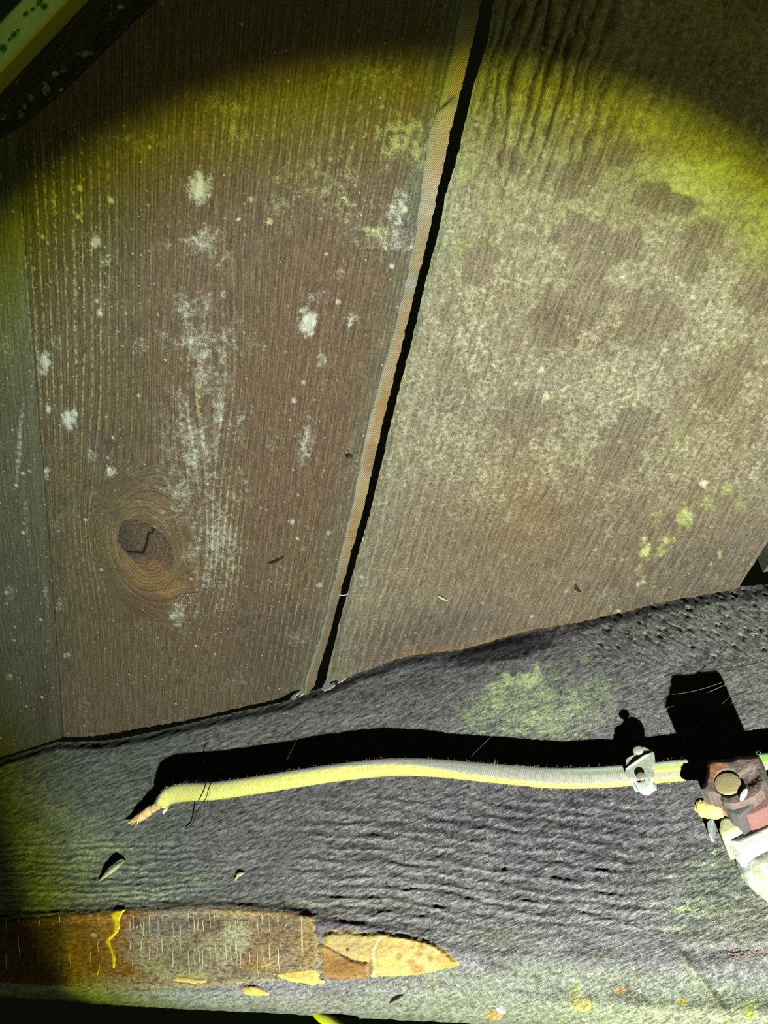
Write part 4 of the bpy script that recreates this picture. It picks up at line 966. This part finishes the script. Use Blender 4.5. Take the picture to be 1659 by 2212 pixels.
solid('tab', [(1598, 1716), (1606, 1704), (1614, 1702), (1612, 1712), (1604, 1724), (1597, 1726)], LP + .0012, LP - .003, m_white, lamp, .0003)['label'] = 'small white tab'
m_pap = plain('yellow_paper', (244, 229, 138), .18, 800, .0003, .8, .2)
lump('wire_insulation', [(1500, 1748), (1512, 1744), (1524, 1746), (1542, 1751), (1562, 1752)], [.0008, .0030, .0034, .0030, .0026], [.014, .0145, .015, .016, .016], m_pap, lamp, n=14, rough=.05, seed=8)['label'] = 'yellow wire insulation stub'
m_cop = plain('copper', (206, 140, 110), .15, 700, .0001, .45, .5, metal=.2)
lump('copper_wire', [(1560, 1750), (1574, 1754), (1590, 1760), (1604, 1764)], [.0018, .0018, .0017, .0015], [.016, .0165, .017, .017], m_cop, lamp, n=10, rough=.04)
n = NT('milky_plastic'); co = n.co()
nz = n.noise(co, 300, 4, .6)
n.bump(nz, .0003)
n.bs.inputs['Transmission Weight'].default_value = .0
m_milk = n.done(n.mix(nz, tuple(lin((196, 190, 132))), tuple(lin((214, 214, 176)))), .4, .5)
solid('sleeve', [(1556, 1768), (1572, 1764), (1594, 1768), (1606, 1776), (1596, 1790), (1574, 1800), (1558, 1806), (1552, 1792)], .0165, .0005, m_milk, lamp, .0012)['label'] = 'yellowish translucent sleeve'
solid('sleeve', [(1526, 1776), (1534, 1768), (1542, 1770), (1540, 1786), (1536, 1804), (1530, 1802), (1528, 1790)], .006, .001, plain('clear_flake', (176, 186, 180), .1, 500, .0002, .3, .5), lamp, .0004)
# white shade: a bright upper panel with a double rim over a dull glass skirt
def shell(name, poly, base, rise, mat, soft=60, thick=.004, rag=.6, seed=3):
    pa = np.array(poly, float)
    gu, gv = np.meshgrid(np.arange(pa[:, 0].min() - 3, pa[:, 0].max() + 3, 2.4), np.arange(pa[:, 1].min() - 3, pa[:, 1].max() + 3, 2.4))
    kd = poly_dist(gu, gv, poly) + rag * fbm(gu / 9, gv / 9, seed)
    gu, gv, kk_ = snap(gu, gv, kd, 2.4)
    l = base + rise * (1 - (1 - np.clip(kd / soft, 0, 1)) ** 2.2) + .0002 * fbm(gu / 16, gv / 16, seed + 1)
    return grid_mesh(name, on_beam(gu, gv, l), INV * thick, mat, lamp, {}, keep=kk_)
m_glass = plain('dull_glass', (206, 204, 176), .16, 420, .0002, .3, .5, (224, 226, 214))
m_panel = plain('white_enamel', (248, 248, 240), .10, 420, .0002, .3, .5, (226, 226, 206), (.5, .7))
m_rim = plain('white_rim', (244, 242, 248), .06, 500, .0001, .3, .5)
shell('glass_skirt', [(1584, 1836), (1640, 1800), (1760, 1760), (1812, 1860), (1800, 1990), (1750, 2030), (1700, 2000), (1659, 1946), (1635, 1927), (1614, 1908), (1600, 1890), (1592, 1868)], .002, .008, m_glass, 70)['label'] = 'dull pale glass skirt'
shell('shade', [(1561, 1811), (1590, 1797), (1625, 1781), (1659, 1766), (1720, 1740), (1780, 1800), (1720, 1815), (1659, 1837), (1626, 1852), (1604, 1861), (1596, 1858), (1582, 1838)], .009, .005, m_panel, 26)['label'] = 'bright white shade panel'
V_, f_ = tube(on_beam(np.array([1566., 1590, 1620, 1659, 1700, 1750]), np.array([1803., 1791, 1776, 1758, 1740, 1718]), .0125), .0011, 10)
mesh_from('shade_rim', V_, f_, m_rim, lamp)
V_, f_ = tube(on_beam(np.array([1562., 1590, 1620, 1659, 1700, 1750]), np.array([1812., 1798, 1783, 1767, 1749, 1727]), .0140), .0011, 10)
mesh_from('shade_rim', V_, f_, m_rim, lamp)
solid('stem', [(1600, 1790), (1660, 1770), (1700, 1800), (1690, 1860), (1640, 1870), (1610, 1840)], .008, -.002, m_red, lamp)

# ================================================================== SMALL THINGS
m_chip = plain('pale_splinter', (196, 192, 150), .3, 800, .0003, .85, .2)
def chip_on_beam(name, pts, rads, label, cat, mat, lifts=None, seed=3, flat=.5):
    u = np.array([a[0] for a in pts], float); v = np.array([a[1] for a in pts], float)
    base = beam_lift(u, v)
    l = base + (np.array(lifts) if lifts else np.array(rads) * .6)
    o = lump(name, pts, rads, l, mat, None, n=9, rough=.18, seed=seed, flat=flat, m=18, center=True)
    return tag(o, label, cat)
chip_on_beam('wood_splinter', [(214, 1903), (228, 1890), (246, 1876), (262, 1864), (270, 1860)], [.0006, .0016, .0019, .0011, .0004], 'pale wood splinter lifting off the beam left of the bast strip', 'splinter', m_chip, [.0006, .0030, .0040, .0026, .0006])
chip_on_beam('wood_splinter', [(506, 1902), (512, 1894), (516, 1889), (528, 1886)], [.0004, .0009, .0012, .0005], 'tiny pale splinter on the grey beam above the middle of the bast', 'splinter', m_chip, None, 5)
chip_on_beam('wood_splinter', [(842, 2166), (850, 2158), (862, 2152), (872, 2149)], [.0003, .0009, .0008, .0003], 'tiny black splinter on the pale lower edge under the amber scar', 'splinter', m_hair, None, 6)
chip_on_beam('white_flake', [(440, 1640), (442, 1645), (444, 1650)], [.0004, .0009, .0004], 'tiny shiny white flake at the top of the cable shadow', 'flake', m_white, None, 7)
chip_on_beam('white_flake', [(1072, 2178), (1082, 2184), (1092, 2186)], [.0004, .0010, .0005], 'white flake beside a yellow stain low on the beam', 'flake', m_white, None, 8)
def chip_on_ceiling(name, pts, rad, label, cat, mat, lift, n=12):
    c = curve_pts(pts, n)
    t = np.linspace(0, 1, n)
    V_, f_ = tube(on_ceiling(c[:, 0], c[:, 1], lift), rad * (.35 + np.sin(np.pi * t)), 6, up=(0, 0, -1))
    return tag(mesh_from(name, V_, f_, mat, None, True, None, True), label, cat)
chip_on_ceiling('dead_insect', [(746, 983), (754, 985), (762, 984)], .0009, 'small dark insect husk on the middle board beside the gap', 'insect', m_hair, MID_LIFT + .0006)
tw = chip_on_ceiling('twig', [(578, 1216), (590, 1214), (602, 1209), (612, 1203)], .0006, 'thin dark crooked twig stuck on the middle board right of the knot', 'twig', m_hair, MID_LIFT + .0005)
chip_on_ceiling('twig', [(1243, 1262), (1246, 1272), (1254, 1278)], .0007, 'dark three-pointed speck of twig low on the mouldy right board', 'twig', m_hair, .0008)
chip_on_ceiling('straw', [(945, 1286), (954, 1292), (968, 1298)], .0005, 'pale bit of straw low on the right board near the gap', 'straw', m_chip, .0010)
m_shred = plain('grey_white_shred', (176, 176, 166), .2, 900, .0002, .8, .2)
chip_on_ceiling('curled_hair', [(384, 1312), (380, 1298), (390, 1286), (404, 1284), (412, 1296), (404, 1308), (392, 1304), (396, 1290), (416, 1282), (430, 1286)], .00013, 'fine pale curled hair on the middle board below the knot', 'hair', m_shred, MID_LIFT + .0010, 60)
chip_on_ceiling('thread', [(731, 1284), (740, 1286), (752, 1284)], .00016, 'tiny white thread bridging the black gap low down', 'thread', m_white, MID_LIFT - .002, 10)
# white crumbs and shreds at the mouth of the gap, one thing each
def strip_thing(name, poly, lift, label, cat):
    o = prism(name, poly, on_beam, lift, .0007, INV, m_shred, None, .0002, True)
    return tag(o, label, cat)
strip_thing('bark_shred', [(627, 1508), (634, 1500), (645, 1494), (655, 1484), (662, 1470), (668, 1476), (660, 1490), (654, 1500), (646, 1504), (650, 1496), (640, 1502), (634, 1510)], .0022, 'forked whitish bark shred left of the black gap mouth', 'shred')
strip_thing('bark_shred', [(694, 1489), (700, 1476), (706, 1466), (714, 1467), (712, 1478), (722, 1474), (724, 1480), (712, 1488), (700, 1492)], .0020, 'whitish hooked shred right of the black gap mouth', 'shred')
strip_thing('bark_shred', [(727, 1462), (734, 1455), (744, 1456), (748, 1464), (740, 1470), (730, 1475)], .0018, 'small pale crumb between right board and beam top', 'shred')
# cobweb threads
m_web = plain('cobweb_silk', (150, 155, 150), .1, 500, 0, .6, .3)
Vs, Fs = [], []
def web(a, b, la, lb, sag=6, r=.00006):
    t = np.linspace(0, 1, 14)
    u = a[0] + (b[0] - a[0]) * t; v = a[1] + (b[1] - a[1]) * t + sag * np.sin(np.pi * t)
    v_, f_ = tube(on_beam(u, v, la + (lb - la) * t), r, 4)
    b0 = sum(len(x) for x in Vs); Vs.append(v_); Fs.extend([tuple(i + b0 for i in f) for f in f_])
for w_ in [((1440, 1530), (1620, 1455), .003, .012, 3, .00008), ((1452, 1500), (1560, 1474), .006, .010, 4), ((1500, 1590), (1600, 1500), .004, .014, 2), ((1640, 1440), (1560, 1520), .002, .012, 2), ((1455, 1560), (1530, 1540), .006, .010, 5)]: web(*w_)
o = mesh_from('cobweb', np.vstack(Vs), Fs, m_web, None, True, None, True); tag(o, 'fine cobweb threads over the dark shadow above the lamp holder', 'cobweb', kind='stuff')
Vs, Fs = [], []
for w_ in [((1045, 1630), (960, 1860), .004, .001, 6), ((1000, 1650), (1090, 1560), .010, .001, 2), ((620, 1640), (660, 1560), .01, .001, 1), ((645, 1660), (640, 1600), .012, .001, 1), ((455, 1720), (440, 1790), .016, .001, 3), ((630, 1740), (560, 1870), .001, .002, 3), ((1070, 1640), (1060, 1700), .012, .002, 2)]: web(*w_)
o = mesh_from('cobweb', np.vstack(Vs), Fs, m_web, None, True, None, True); tag(o, 'fine cobweb threads strung over the long middle stretch of cable', 'cobweb', kind='stuff')
# bright green-yellow flex hanging just under the beam
m_flex = plain('yellow_green_flex', (226, 232, 40), .12, 600, .0001, .5, .3)
c = curve_pts([(676, 2176, -.028), (694, 2196, -.026), (712, 2206, -.024), (738, 2226, -.022), (775, 2262, -.02)], 40)
V_, f_ = tube(on_beam(c[:, 0], c[:, 1], c[:, 2]), .0022, 12)
tag(mesh_from('loose_flex', V_, f_, m_flex, None, True, None, True), 'bright yellow green flex end poking out below the beam', 'flex')
